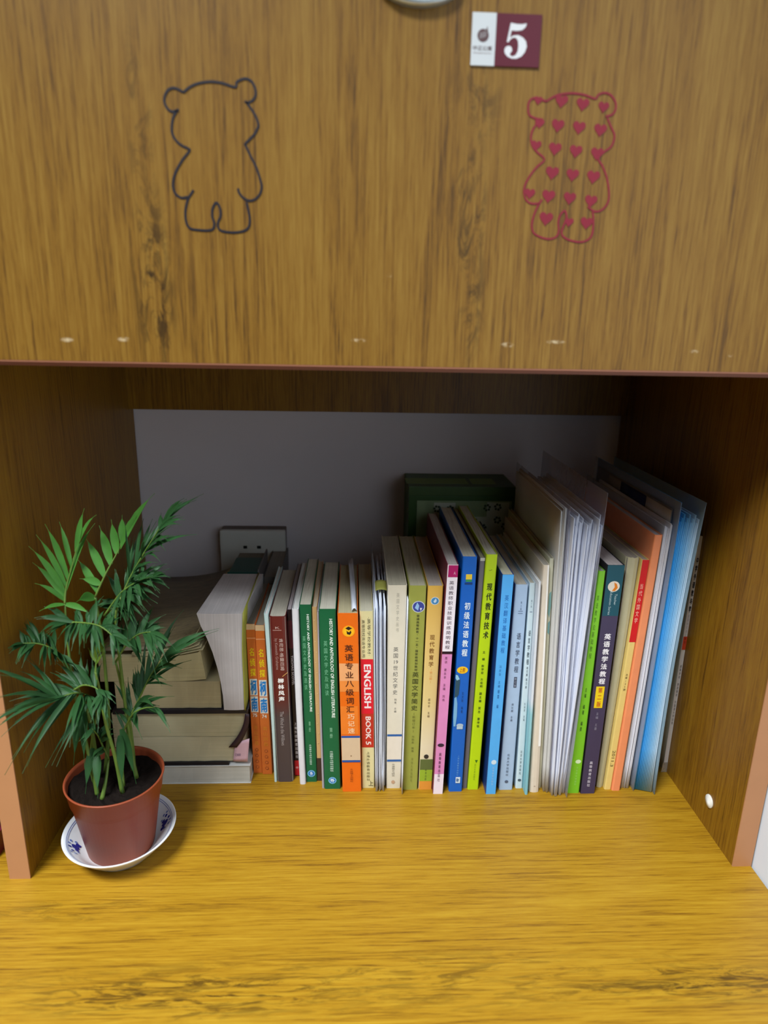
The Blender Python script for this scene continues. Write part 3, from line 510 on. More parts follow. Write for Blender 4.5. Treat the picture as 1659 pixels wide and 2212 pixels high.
book('yellow', 'yellow ochre spine fading to cream with a lime and orange foot', B16, (226, 182, 84), [
    ('disc', .5, .068, .0042, (220, 226, 230)), ('disc', .5, .068, .0036, (70, 140, 190)), ('poly', [(.4, .07), (.55, .056), (.62, .068), (.5, .078)], (200, 220, 240)),
    ('text', '现代教育学', 's', .28, .62, .225, .375, (140, 96, 44), .01), ('text', '(第二版)', 's', .38, .58, .385, .455, (232, 170, 96)), ('text', '扈中平 主编', 's', .38, .54, .53, .625, (120, 100, 76)),
    ('disc', .46, .826, .0026, (50, 44, 40)), ('band', 0, 1, .84, .895, (96, 108, 60)), ('band', 0, 1, .895, .955, (150, 178, 52)), ('band', 0, 1, .955, 1, (226, 150, 60)), ('text', '教育出版', 's', .42, .56, .89, .95, (84, 96, 44))],
    (184, 174, 166), cmat=grad('ochre_to_cream', [(0, (228, 206, 168)), (.22, (232, 218, 186)), (.45, (230, 206, 142)), (1, (224, 178, 78))], 0, .235))
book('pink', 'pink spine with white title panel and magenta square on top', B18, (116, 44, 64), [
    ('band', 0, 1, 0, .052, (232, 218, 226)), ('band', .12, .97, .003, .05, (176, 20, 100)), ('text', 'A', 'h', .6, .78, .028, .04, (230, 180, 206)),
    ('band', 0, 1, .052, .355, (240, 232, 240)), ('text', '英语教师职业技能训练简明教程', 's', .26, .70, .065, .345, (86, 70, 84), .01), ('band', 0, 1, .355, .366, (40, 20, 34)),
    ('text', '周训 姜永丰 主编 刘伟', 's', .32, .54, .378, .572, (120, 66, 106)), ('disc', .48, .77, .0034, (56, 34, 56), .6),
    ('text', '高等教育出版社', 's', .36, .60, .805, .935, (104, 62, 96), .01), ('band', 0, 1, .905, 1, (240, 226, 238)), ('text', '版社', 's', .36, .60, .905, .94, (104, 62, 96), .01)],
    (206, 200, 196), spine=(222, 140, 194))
book('blue', 'strong blue French course book with white title and yellow disc', B18, (16, 98, 196), [
    ('band', .3, .72, .068, .088, (240, 206, 60)), ('band', .3, .72, .089, .097, (60, 150, 80)), ('band', .24, .78, .1, .108, (20, 60, 120)),
    ('text', '初级法语教程', 's', .32, .74, .178, .398, (226, 240, 250), .03), ('disc', .46, .456, .0056, (246, 196, 30), .72), ('text', '上册', 'h', .26, .66, .446, .466, (170, 90, 20), .02),
    ('poly', [(.0, .47), (.22, .48), (.34, .50), (.3, .56), (.14, .575), (.0, .58)], (44, 78, 96)), ('poly', [(0, .475), (.16, .478), (.3, .495), (.1, .50), (0, .49)], (150, 200, 226)),
    ('poly', [(.0, .575), (.14, .57), (.24, .60), (.26, .655), (.2, .70), (.06, .70), (.0, .66)], (120, 176, 216)),
    ('text', '王文新 编著', 's', .52, .66, .55, .64, (16, 60, 120)), ('disc', .52, .695, .0036, (170, 190, 206), .6), ('band', .3, .74, .70, .712, (180, 200, 216)),
    ('text', '上海外语教育出版社', 's', .5, .64, .83, .925, (110, 170, 226)), ('band', .46, .8, .93, .958, (214, 228, 240)), ('poly', [(.52, .935), (.72, .94), (.66, .953), (.5, .95)], (90, 120, 160))],
    (216, 212, 196), wear=0.004)
book('grey20', 'dark grey thin spine squeezed between blue and lime books', B18, (108, 104, 112), [('band', 0, 1, 0, .012, (190, 190, 180))], (180, 178, 150), name='booklet')
book('lime', 'lime yellow education book with bold black title', B18, (186, 216, 24), [
    ('poly', [(.3, .058), (.4, .064), (.62, .06), (.6, .057), (.42, .061)], (140, 160, 20)),
    ('text', '现代教育技术', 's', .26, .76, .112, .335, (44, 56, 16), .035), ('text', '主 编 陈学宏 方佳明', 's', .36, .6, .385, .54, (60, 84, 20), .01), ('text', '副主编 贺志 曹传铭', 's', .36, .6, .56, .715, (60, 84, 20), .01),
    ('poly', [(.46, .862), (.74, .862), (.6, .876)], (60, 110, 20)), ('text', '浙江大学出版社', 's', .44, .6, .88, .955, (130, 160, 30))], (214, 212, 196))
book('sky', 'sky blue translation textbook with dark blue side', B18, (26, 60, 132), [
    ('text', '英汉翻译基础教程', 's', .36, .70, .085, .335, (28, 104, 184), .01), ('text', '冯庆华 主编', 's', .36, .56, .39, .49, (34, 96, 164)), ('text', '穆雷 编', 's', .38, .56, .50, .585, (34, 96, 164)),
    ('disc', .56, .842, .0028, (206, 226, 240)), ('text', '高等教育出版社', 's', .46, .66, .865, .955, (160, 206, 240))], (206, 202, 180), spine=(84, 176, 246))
book('ling', 'pale blue linguistics book with dark brush-style title', B16, (170, 196, 226), [
    ('text', '第三版', 's', .5, .62, .075, .115, (90, 110, 140)), ('band', .36, .72, .118, .121, (110, 130, 160)), ('band', .36, .72, .128, .131, (110, 130, 160)),
    ('text', '语言学教程', 's', .40, .72, .22, .405, (80, 90, 112), .01), ('band', .46, .68, .427, .478, (60, 70, 92)), ('text', '修订版', 's', .5, .64, .430, .475, (180, 190, 210)),
    ('text', '胡壮麟 主编', 's', .42, .58, .555, .645, (84, 96, 120)), ('text', '北京大学出版社', 's', .4, .6, .81, .925, (84, 96, 120)), ('disc', .5, .955, .0018, (84, 96, 120))], (196, 190, 176))
book('lingw', 'whitish cyan workbook right of the pale blue linguistics book', B16, (208, 228, 236), [
    ('text', '第三版', 's', .42, .62, .075, .11, (100, 120, 140)), ('band', .3, .76, .128, .131, (110, 130, 160)), ('text', '语言学教程', 's', .34, .72, .215, .375, (76, 92, 104), .01),
    ('text', '修订版', 's', .42, .66, .385, .43, (76, 92, 104), .01), ('text', '练习册', 's', .4, .66, .44, .49, (76, 92, 104)), ('text', '刘润清 主编', 's', .42, .62, .56, .65, (96, 110, 124)), ('text', '北京大学出版社', 's', .36, .62, .80, .925, (76, 92, 104)), ('disc', .48, .955, .0016, (76, 92, 104))], (196, 190, 176))
book('teal25', 'thin white booklet with pale teal lower half', B16, (232, 236, 238), (), WHITE, cmat=grad('white_to_teal', [(0, (128, 190, 204)), (.40, (150, 206, 216)), (.46, (222, 230, 240)), (1, (226, 230, 236))], 0, .243), name='booklet')
book('cream26', 'cream spined exercise book with bright white edge, nothing printed', B18 - .012, (226, 214, 196), [('band', .66, 1, 0, .78, (246, 244, 240)), ('disc', .5, .97, .0008, (190, 170, 150))], (190, 184, 172), rnd=.003, name='exercise_book')
book('teal27', 'slim cream booklet with teal blots near its top', B18, (214, 214, 190), [('poly', [(.3, .14), (.8, .13), (.9, .19), (.6, .24), (.2, .22)], (130, 178, 176)), ('poly', [(.4, .26), (.85, .25), (.8, .31), (.35, .30)], (120, 172, 176))], (200, 196, 180), name='booklet')
book('green29', 'grass green teaching book right of the paper sleeve', B18, (124, 196, 44), [
    ('text', '英语教学论基础教程', 's', .18, .5, .1, .37, (70, 112, 30)), ('text', '主编 编著 编委', 's', .3, .5, .50, .70, (50, 86, 30), .01), ('disc', .56, .845, .0024, (214, 236, 190)), ('text', '华东师大出版社', 's', .46, .62, .87, .96, (170, 220, 120))], (170, 166, 160))
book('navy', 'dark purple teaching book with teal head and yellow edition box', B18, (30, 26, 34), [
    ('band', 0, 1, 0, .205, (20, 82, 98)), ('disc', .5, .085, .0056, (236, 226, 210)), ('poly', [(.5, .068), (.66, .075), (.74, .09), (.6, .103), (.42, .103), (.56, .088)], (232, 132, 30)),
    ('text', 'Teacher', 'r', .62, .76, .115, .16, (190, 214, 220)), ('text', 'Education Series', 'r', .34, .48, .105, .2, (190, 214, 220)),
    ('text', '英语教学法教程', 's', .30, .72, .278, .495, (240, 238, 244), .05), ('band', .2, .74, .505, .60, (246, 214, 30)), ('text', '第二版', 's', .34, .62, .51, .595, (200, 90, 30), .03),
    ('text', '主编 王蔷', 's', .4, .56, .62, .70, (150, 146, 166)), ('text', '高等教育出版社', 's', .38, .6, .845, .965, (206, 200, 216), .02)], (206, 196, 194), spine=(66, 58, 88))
book('tan31', 'blank greyish beige book with creased spine', B18, (196, 190, 156), (), (176, 168, 156), wear=.006, rnd=.004, bulge=.0004)
book('red', 'journal with red head and pale yellow spine marked 2011.3', B18, (236, 208, 126), [
    ('band', 0, 1, 0, .335, (216, 20, 26)), ('text', '当代外国文学', 's', .26, .74, .095, .255, (250, 190, 170), .01), ('text', '总第125期', 's', .34, .66, .47, .545, (104, 90, 50)), ('text', '2011.3', 'r', .28, .72, .815, .89, (104, 90, 50))], (188, 176, 166), name='journal')
book('peach', 'tall peach orange ring-free file without any lettering', 0.20, (246, 152, 104), (), (210, 206, 216), name='document_folder')
bpy.data.objects['document_folder']['label'] = 'tall peach orange card folder right of the red and yellow journal'

# paper slips sticking out of the orange book
bmk = thing('paper_slip', 'pale paper bookmark lying on top of the orange book pages', 'paper', (0.283, 0.115, 0.206))
grid_slab(lambda u, v: (0.2835 - 0.0045 * u + 0.0052 * v, 0.1135 + 0.135 * u, 0.2072 + 0.0035 * abs(math.sin(2.2 * u + 3 * v)) + 0.004 * u * u), 8, 3, plain('slip_paper', (222, 228, 240), 0.7, 0.04), 'slip', bmk, 0.0003)

# ------------------------------------------------------------------ loose sheets, sleeves and folders
def sheaf(name, label, n, xb, xt, y0, d, h, c, jit=0.004, hj=0.008, wave=0.0012, group=None, cat='papers', seed=1, th=0.0009):
    T = thing(name, label, cat, ((xb[0] + xb[1]) / 2, y0, 0), group); rr = random.Random(seed); mt = plain('sheet_paper', c, 0.75, 0.04, 25)
    for k in range(n):
        q = (k + .5) / n; b = xb[0] + (xb[1] - xb[0]) * q; t = xt[0] + (xt[1] - xt[0]) * q
        yy = y0 + rr.random() * jit; hh = h - rr.random() * hj; dd = d - rr.random() * 0.01; ph = rr.random() * 6; gap = abs(xb[1] - xb[0]) / n
        wv = min(wave, gap * 0.32)
        def fn(u, v, b=b, t=t, yy=yy, hh=hh, dd=dd, ph=ph, wv=wv):
            return (b + (t - b) * v + wv * math.sin(5 * v + ph * .2 + 2.5 * u), yy + dd * u + 0.004 * math.sin(3 * v + ph) * (1 - u) * (jit > .003), 0.0005 + hh * v)
        grid_slab(fn, 4, 10, mt, 'sheet', T, th)
    return T
sheaf('paper_bundle', 'crumpled bundle of bluish white papers beside English Book 5', 11, (0.3100, 0.3209), (0.3054, 0.3176), 0.110, 0.135, 0.222, (222, 228, 240), .005, .02, .0003, seed=3)
flap = thing('folded_note', 'small olive paper note stuck on top of the crumpled papers', 'note', (0.3125, 0.128, 0.225))
grid_slab(lambda u, v: (0.3070 + 0.0115 * u, 0.124 + 0.016 * v, 0.2245 + 0.0015 * math.sin(3 * u) + 0.004 * v), 4, 4, plain('olive_note', (150, 150, 70), 0.7, 0.05), 'note_sheet', flap, 0.0003)
film1 = thing('plastic_sleeve', 'short clear plastic sleeve rising behind the crumpled papers', 'sleeve', (0.3122, 0.19, 0))
grid_slab(lambda u, v: (0.30955 - 0.0045 * v * .93 + .0002, 0.150 + 0.10 * u, 0.0005 + (0.232 + .006 * math.sin(3 * u)) * v), 4, 6, film('clear_film', (220, 226, 240), .4), 'front_film', film1, 0.0003)
grid_slab(lambda u, v: (0.3211 - 0.0034 * v + .0002, 0.150 + 0.10 * u, 0.0005 + (0.228 + .006 * math.sin(2 * u)) * v), 4, 6, film('clear_film', (220, 226, 240), .4), 'back_film', film1, 0.0003)
s15 = thing('paper_sheet', 'single white sheet jutting out left of the olive book', 'paper', (0.3384, 0.105, 0))
grid_slab(lambda u, v: (0.33835 + 0.0004 * v, 0.1045 + 0.004 * v + 0.15 * u, 0.0003 + 0.2215 * v - .0 * u), 4, 8, plain('sheet_white', (232, 236, 246), .7, .03), 'sheet', s15, 0.0007)

sheaf('newsprint_papers', 'grey printed newsprint sheets leaning left behind the cream booklets', 7, (0.4902, 0.4958), (0.4813, 0.4868), 0.104, 0.186, 0.316, (210, 210, 208), .003, .004, .0003, seed=5)
sheaf('exam_papers', 'thick fan of bluish white loose sheets inside the clear sleeve', 20, (0.4978, 0.5122), (0.4900, 0.5225), 0.101, 0.195, 0.312, (222, 228, 244), .008, .016, .0005, seed=8, th=0.0011)
CLR = film('sleeve_film', (222, 220, 238), 0.34, 0.25)
sl = thing('plastic_sleeve', 'large clear plastic sleeve wrapped around the fan of loose sheets', 'sleeve', (0.505, 0.1, 0))
grid_slab(lambda u, v: (0.4969 - 0.0079 * v, 0.104 + 0.215 * u, 0.0005 + 0.318 * v), 4, 8, CLR, 'front_film', sl, 0.0004)
grid_slab(lambda u, v: (0.5131 + 0.0098 * v + 0.0005 * math.sin(4 * v), 0.096 + 0.005 * v + 0.222 * u, 0.0005 + 0.332 * v), 4, 8, CLR, 'back_film', sl, 0.0005)

# clear folder with white sheets, blue and tan prints
cf = thing('clear_folder', 'clear plastic folder with white sheets left of the blue folder', 'folder', (0.584, 0.11, 0))
CF = film('folder_film', (214, 216, 224), 0.3, 0.2)
grid_slab(lambda u, v: (0.5766 + 0.0090 * v, 0.110 + 0.225 * u, 0.0005 + 0.300 * v), 4, 8, CF, 'front_film', cf, 0.0005)
grid_slab(lambda u, v: (0.5888 + 0.0078 * v, 0.105 + 0.235 * u, 0.0005 + 0.322 * v), 4, 8, CF, 'back_film', cf, 0.0005)
sheaf('folder_papers', 'few white sheets kept in the clear folder', 7, (0.5772, 0.5850), (0.5862, 0.5932), 0.109, 0.20, 0.300, (226, 228, 238), .003, .006, .0002, seed=11)
gm = thing('printed_leaflet', 'leaflet with navy and tan print in the clear folder', 'leaflet', (0.587, 0.12, 0))
V = []
grid_slab(lambda u, v: (0.5862 + 0.0079 * v, 0.116 + 0.205 * u, 0.0005 + 0.313 * v), 4, 8, plain('leaflet_grey', (120, 122, 130), .5, .1, 30), 'leaflet_sheet', gm, 0.0006)
for (u0, u1, v0, v1, c) in ((0, .28, .94, .995, (196, 188, 176)), (.28, .62, .93, .995, (34, 42, 84)), (.62, .8, .95, .995, (150, 140, 130)), (0, 1, .87, .93, (176, 132, 70))):
    grid_slab(lambda u, v: (0.58575 - .00035 + 0.0079 * (v0 + (v1 - v0) * v), 0.116 + 0.205 * (u0 + (u1 - u0) * u), 0.0005 + 0.313 * (v0 + (v1 - v0) * v)), 3, 1, ink(c), 'colour_print', gm, 0.0001)

bf = thing('blue_folder', 'translucent blue plastic folder near the right side panel', 'folder', (0.60, 0.105, 0))
BL1 = film('blue_film', (50, 160, 236), 0.9, 0.3); BL2 = film('pale_blue_film', (176, 212, 236), 0.5, 0.25)
grid_slab(lambda u, v: (0.5903 + 0.0070 * v + 0.0008 * math.sin(3 * v), 0.107 + 0.225 * u, 0.0005 + 0.322 * v), 4, 8, BL1, 'front_cover', bf, 0.0008)
grid_slab(lambda u, v: (0.6095 + 0.0078 * v - 0.0035 * math.sin(3.1 * v), 0.099 + 0.230 * u, 0.0005 + 0.324 * v), 4, 8, BL2, 'back_cover', bf, 0.0008)
for k in range(11):
    q = (k + 1) / 12
    grid_slab(lambda u, v: (0.5903 + 0.0182 * q + (0.0070 + 0.0006 * q) * v - .003 * q * math.sin(3.1 * v), 0.108 - .006 * q + 0.21 * u, 0.001 + (0.302 + .004 * (k % 3)) * v), 4, 6, cover((50 + 14 * k, 158 + 6 * k, 240)), 'inner_leaf', bf, 0.0013)
wj = thing('booklet', 'thin white spined booklet with big black characters, nearest the right panel', 'book', (0.6385, 0.1365, 0), ROW)
grid_slab(lambda u, v: (0.6377 + 0.0010 * v, 0.1375 + 0.17 * u, 0.0003 + 0.279 * v), 3, 4, pages('book_pages', CREAM), 'page_block', wj, 0.0018)
def wjp(u, f): return (0.6354 + 0.0040 * u + 0.0004 * f, 0.1362, 0.0003 + 0.2792 * f)
box('cover', 0.6354, 0.6397, 0.1366, 0.1374, 0, 0.2795, cover((226, 224, 226)), wj)
def wtext(s, mode, u0, u1, f0, f1, c, bold=0):
    Vn, Fn = text_geo(s, mode, bold); mesh_obj('lettering', [Vector(wjp(u0 + (u1 - u0) * a, 1 - f1 + (f1 - f0) * b)) - Vector((0, c_, 0)) for a, b, c_ in Vn], Fn, ink(c), wj)
wtext('中学外语教与学', 's', .2, .85, .08, .30, (50, 46, 54), .05)
mesh_obj('spine_band', [wjp(0, .60), wjp(1, .60), wjp(1, .545), wjp(0, .545)], [(0, 1, 2, 3)], cover((214, 76, 50)), wj)
wtext('高等学校 英语教材 外国语大学出版', 's', .3, .75, .52, .78, (90, 90, 100))
wtext('全国中文核心期刊', 's', .3, .75, .31, .43, (176, 172, 180))
mesh_obj('foot_sticker', [wjp(-.3, .045), wjp(1.1, .045), wjp(1.1, .0), wjp(-.5, .0)], [(0, 1, 2, 3)], plain('silver_foil', (190, 190, 190), .3, .3, 500, metal=.5), wj)

# ------------------------------------------------------------------ pile of old books lying behind the palm
PILE = 'old books lying in a pile behind the palm'
def lying(name, label, x0, x1, y0, y1, z0, z1, pgc, cov=None, top=True, bot=True, curl=0.0, rough_edge=0.0008, xs=0.0, seed=0):
    T = thing(name, label, 'book', ((x0 + x1) / 2, y0, z0), PILE); rr = random.Random(seed); t = 0.0008 if cov else 0
    nx, ny = 16, 6; V = []; F = []; a0 = z0 + (t if bot else 0); a1 = z1 - (t if top else 0)
    for lv in (0, 1):
        for i in range(nx + 1):
            for j in range(ny + 1):
                u = i / nx; cz = curl * max(0, (u - .62) / .38) ** 2 * (0.75 + .25 * j / ny)
                x = x0 + (x1 - x0) * u + (xs if lv and i == nx else 0)
                V.append((x, y0 + (y1 - y0) * j / ny + (rr.random() - .5) * rough_edge * (j in (0, ny)), (a0 + cz * .35) if lv == 0 else a1 + cz))
    K = (nx + 1) * (ny + 1); q = lambda i, j: i * (ny + 1) + j
    for i in range(nx):
        for j in range(ny):
            F.append((q(i, j), q(i, j + 1), q(i + 1, j + 1), q(i + 1, j))); F.append((K + q(i, j), K + q(i + 1, j), K + q(i + 1, j + 1), K + q(i, j + 1)))
    for i in range(nx): F.append((q(i, 0), q(i + 1, 0), K + q(i + 1, 0), K + q(i, 0))); F.append((q(i, ny), K + q(i, ny), K + q(i + 1, ny), q(i + 1, ny)))
    for j in range(ny): F.append((q(0, j), K + q(0, j), K + q(0, j + 1), q(0, j + 1))); F.append((q(nx, j), q(nx, j + 1), K + q(nx, j + 1), K + q(nx, j)))
    mesh_obj('page_block', V, F, pages('old_pages', pgc, 2), T)
    if cov:
        if bot: box('lower_cover', x0 - .001, x1 + .001, y0 - .001, y1 + .001, z0, z0 + t, cov, T)
        if top: box('upper_cover', x0 - .001, x1 + .001, y0 - .001, y1 + .001, z1 - t, z1, cov, T)
    return T
BLACKC = plain('black_card', (26, 24, 30), .45, .05)
lying('book', 'thick greyish white book at the bottom of the lying pile', 0.036, 0.1748, 0.1265, 0.335, 0.0, 0.0222, (204, 202, 192), cover((206, 206, 204)), seed=1)
b = lying('book', 'old yellowed book with black lower cover and pink corner', 0.034, 0.1690, 0.1285, 0.335, 0.0262, 0.0560, (196, 188, 156), None, seed=2)
box('lower_cover', 0.030, 0.1530, 0.1262, 0.337, 0.0224, 0.0260, BLACKC, b)
grid_slab(lambda u, v: (0.1575 + 0.0155 * u + .003 * v, 0.1272 - .001 * u, 0.0265 + 0.0225 * v + .006 * u * v), 4, 6, plain('pink_card', (214, 176, 190), .5, .06), 'pink_corner', b, 0.0006)
mesh_obj('corner_print', [(0.1600 + a * .006, 0.1262, 0.0335 + bb_ * .0032) for a, bb_, _ in text_geo('C3600', 'h', 0)[0]], text_geo('C3600', 'h', 0)[1], ink((120, 96, 130)), b)
c = lying('book', 'yellowed book with a dark brown cover bent down at its corner', 0.034, 0.1705, 0.1285, 0.335, 0.0566, 0.0850, (192, 184, 150), None, seed=3)
grid_slab(lambda u, v: (0.1745 - 0.0165 * v * v + 0.0022 * (u - .5) * 2 * (1 + v), 0.1262, 0.0845 - 0.0400 * v), 2, 10, plain('brown_card', (52, 34, 40), .5, .06), 'bent_cover', c, 0.0008)
d_ = lying('book', 'tan book under the crooked top one, black cover below it', 0.040, 0.1478, 0.1285, 0.335, 0.0908, 0.1215, (178, 164, 126), None, seed=4)
box('lower_cover', 0.036, 0.1752, 0.1255, 0.337, 0.0853, 0.0905, BLACKC, d_, 0.001)
e_ = lying('book', 'topmost lying book whose wavy pages curl up on the right', 0.026, 0.1335, 0.1285, 0.338, 0.1218, 0.1500, (184, 172, 130), None, curl=0.009, xs=-0.004, seed=5)
for k in range(5):
    grid_slab(lambda u, v: (0.060 + (0.0722 - .002 * k) * u, 0.1280 + 0.20 * v + .0004 * k, 0.1506 + 0.0009 * k + (0.007 + .0022 * k) * max(0, u) ** 3 + .0006 * math.sin(9 * u + k)), 10, 3, plain('wavy_leaf', (176, 164, 124), .8, .06), 'curled_leaf', e_, 0.0003)
grid_slab(lambda u, v: (0.026 + (0.1030) * u, 0.1300 + 0.206 * v, 0.1560 + 0.0150 * max(0, u) ** 3 + .001 * math.sin(6 * v)), 8, 8,
          wood('stained_cover', (132, 120, 90), (112, 100, 74), (66, 56, 44), 0), 'upper_cover', e_, 0.0008)

# thick paperback standing fore-edge outwards on the black cover
tb = thing('book', 'thick paperback standing upright on the pile, pale page edges outwards', 'book', (0.162, 0.124, 0.0906))
V = []; F = []; lv = [(0, .1512, .1722), (.15, .1508, .1722), (.3, .1492, .1724), (.45, .1465, .1722), (.6, .1428, .1722), (.75, .1378, .1728), (.88, .1322, .1738), (1, .1290, .1745)]
yl = [(0.1245, 0), (0.1236, .5), (0.1245, 1)]
prof = [(0.0, 0.1246), (0.25, 0.1240), (0.5, 0.1238), (0.75, 0.1240), (1.0, 0.1246), (1.0, 0.235), (0.0, 0.235)]
for f, a, bx_ in lv:
    for u, y in prof: V.append((a + (bx_ - a) * u + (0.006 * (y > .2) if f > .5 else 0), y, 0.0906 + 0.109 * f))
m_ = len(prof)
for i in range(len(lv) - 1):
    for k in range(m_): F.append((i * m_ + k, i * m_ + (k + 1) % m_, (i + 1) * m_ + (k + 1) % m_, (i + 1) * m_ + k))
F.append(tuple(range(m_))); F.append(tuple(range((len(lv) - 1) * m_, len(lv) * m_)))
mesh_obj('page_block', V, F, pages('book_pages', (206, 200, 200)), tb)
def rx(f):
    for (f0, a0, b0), (f1, a1, b1_) in zip(lv, lv[1:]):
        if f <= f1: return b0 + (b1_ - b0) * (f - f0) / (f1 - f0)
    return lv[-1][2]
grid_slab(lambda u, v: (rx(v) + 0.0008, 0.1235 + 0.113 * u, 0.0906 + 0.110 * v), 3, 10, plain('olive_card', (150, 150, 60), .4, .05), 'cover', tb, 0.0012)
gk = thing('book', 'dark green hardback standing behind the thick upright paperback', 'book', (0.164, 0.26, 0.1565))
grid = [(0.1395, 0.1740)]
box('page_block', 0.1410, 0.1735, 0.2395, 0.310, 0.0005, 0.1990, pages('old_pages', (120, 116, 104), 0), gk)
box('cover', 0.1385, 0.1740, 0.2380, 0.2388, 0.0, 0.2005, plain('green_cloth', (20, 66, 56), .5, .05), gk)
box('top_label', 0.1405, 0.1730, 0.2395, 0.290, 0.1991, 0.2000, plain('green_cloth', (20, 66, 56), .5, .05), gk)
box('back_board', 0.1738, 0.1755, 0.2380, 0.313, 0.0, 0.2035, plain('grey_board', (96, 92, 92), .5, .05), gk)
gk.location = (0.164, 0.26, 0.0)
for ch in gk.children: ch.data.transform(Matrix.Translation((0, 0, 0.1565)))
rb_ = thing('book', 'dim grey paperback standing behind the two orange comics', 'book', (0.187, 0.265, 0), 'paperbacks behind the comics')
box('cover', 0.1765, 0.1772, 0.262, 0.372, 0, 0.186, cover((90, 88, 90)), rb_); box('page_block', 0.1774, 0.1950, 0.2635, 0.371, 0.0005, 0.1850, pages('book_pages', (140, 134, 126)), rb_); box('cover', 0.1952, 0.1959, 0.262, 0.372, 0, 0.186, cover((90, 88, 90)), rb_)

# ------------------------------------------------------------------ things left of the hutch
mb = thing('box', 'maroon box at the left edge outside the side panel', 'box', (-0.12, 0.05, 0))
box('box_body', -0.20, -0.0405, 0.024, 0.13, 0, 0.018, plain('maroon_card', (112, 30, 54), .4, .05), mb, 0.001)
box('lid', -0.2005, -0.040, 0.0235, 0.1305, 0.018, 0.0225, plain('maroon_card', (112, 30, 54), .4, .05), mb, 0.0008)
box('white_stripe', -0.2, -0.042, 0.0232, 0.0236, 0.003, 0.005, ink((214, 190, 200)), mb)
wp = thing('paper_pad', 'white paper pad on the maroon box outside the left panel', 'paper', (-0.12, 0.05, 0.0225))
for k in range(5): box('sheet', -0.196 + .0006 * k, -0.046 + .0005 * (k % 2), 0.030, 0.126, 0.0226 + .0030 * k, 0.0252 + .0030 * k, plain('pad_paper', (216, 216, 228), .7, .03), wp)

# ------------------------------------------------------------------ saucer
PX, PY = 0.0692, 0.0345
PORC = plain('porcelain', (232, 236, 240), 0.12, 0.01, spec=0.6)
sc = thing('saucer', 'white porcelain saucer with blue flower pattern under the plant pot', 'saucer', (PX, PY, 0))
prof = [(0.0001, 0.0018), (0.024, 0.0018), (0.0255, 0.0), (0.0285, 0.0), (0.030, 0.0025), (0.038, 0.0105), (0.0465, 0.0205), (0.0497, 0.0243), (0.0500, 0.0254), (0.0490, 0.0256), (0.0452, 0.0222), (0.0370, 0.0135), (0.0305, 0.0070), (0.0270, 0.0055), (0.0001, 0.0055)]
lathe('saucer_body', prof, PX, PY, PORC, sc, 72, closed=False)
inner = [(0.0270, 0.0055), (0.0305, 0.0070), (0.0370, 0.0135), (0.0452, 0.0222), (0.0490, 0.0256)]
def sp(a, r):
    for (r0, z0), (r1, z1) in zip(inner, inner[1:]):
        if r <= r1: z = z0 + (z1 - z0) * (r - r0) / (r1 - r0); break
    else: z = 0.0256
    return (PX + (r - .00025) * math.cos(a), PY + (r - .00025) * math.sin(a), z + 0.00035)
COB = plain('cobalt', (30, 40, 140), .2, .1, 300); COB2 = plain('cobalt_light', (110, 130, 190), .2, .1, 300)
def blob(a, r, s, mt=COB, n=9, asp=1.0, nm='blue_petal'):
    rr = random.Random(a * 100 + r * 1e4)
    mesh_obj(nm, [sp(a + s * asp * math.cos(2 * math.pi * k / n) / r * (0.8 + .4 * rr.random()), r + s * math.sin(2 * math.pi * k / n) * (0.8 + .4 * rr.random())) for k in range(n)], [tuple(range(n))], mt, sc)
for ca in (3.55, 5.6, 0.35, 1.9):
    for da, r, s in ((0, .0395, .0030), (.10, .0385, .0016), (-.09, .0370, .0022), (-.16, .0390, .0012), (.05, .0435, .0013), (.16, .0420, .0013), (.24, .0405, .0011), (.22, .0435, .0010), (-.05, .0440, .0011), (-.13, .0428, .0012), (.17, .0375, .0009)):
        blob(ca + da, r, s, COB if s > .0012 else COB2)
for r in (0.0464, 0.0452):
    V = []; F = []; n = 96
    for k in range(n): a = 2 * math.pi * k / n; V += [sp(a, r - .00018), sp(a, r + .00018)]
    for k in range(n): q = (k + 1) % n; F.append((2 * k, 2 * q, 2 * q + 1, 2 * k + 1))
    mesh_obj('blue_ring', V, F, COB2, sc)

# ------------------------------------------------------------------ potted palm
palm = thing('potted_palm', 'small parlour palm in a terracotta plastic pot at the left', 'plant', (PX, PY, 0.0058))
TERRA = plain('terracotta_plastic', (148, 70, 42), 0.42, 0.05, 40)
zp = 0.0813
lathe('pot', [(0.0001, 0.0058), (0.0285, 0.0058), (0.0298, 0.0070), (0.0388, 0.0640), (0.0400, 0.0645), (0.0420, 0.0795), (0.0430, 0.0800), (0.0431, zp), (0.0416, zp), (0.0408, 0.0785), (0.0390, 0.0660), (0.0385, 0.0600), (0.0001, 0.0600)], PX, PY, TERRA, palm, 64, closed=False)
V = [(PX, PY, 0.0745)]; F = []; rr = random.Random(4); nr, na = 9, 40
for i in range(1, nr + 1):
    for k in range(na): a = 2 * math.pi * k / na; r = 0.0402 * i / nr; V.append((PX + r * math.cos(a), PY + r * math.sin(a), 0.0735 + (rr.random() - .5) * 0.0028))
for k in range(na): F.append((0, 1 + k, 1 + (k + 1) % na))
for i in range(nr - 1):
    for k in range(na): F.append((1 + i * na + k, 1 + i * na + (k + 1) % na, 1 + (i + 1) * na + (k + 1) % na, 1 + (i + 1) * na + k))
mesh_obj('soil', V, F, plain('potting_soil', (24, 18, 15), 0.95, 0.3, 900, bump=0.6, spec=.1), palm)
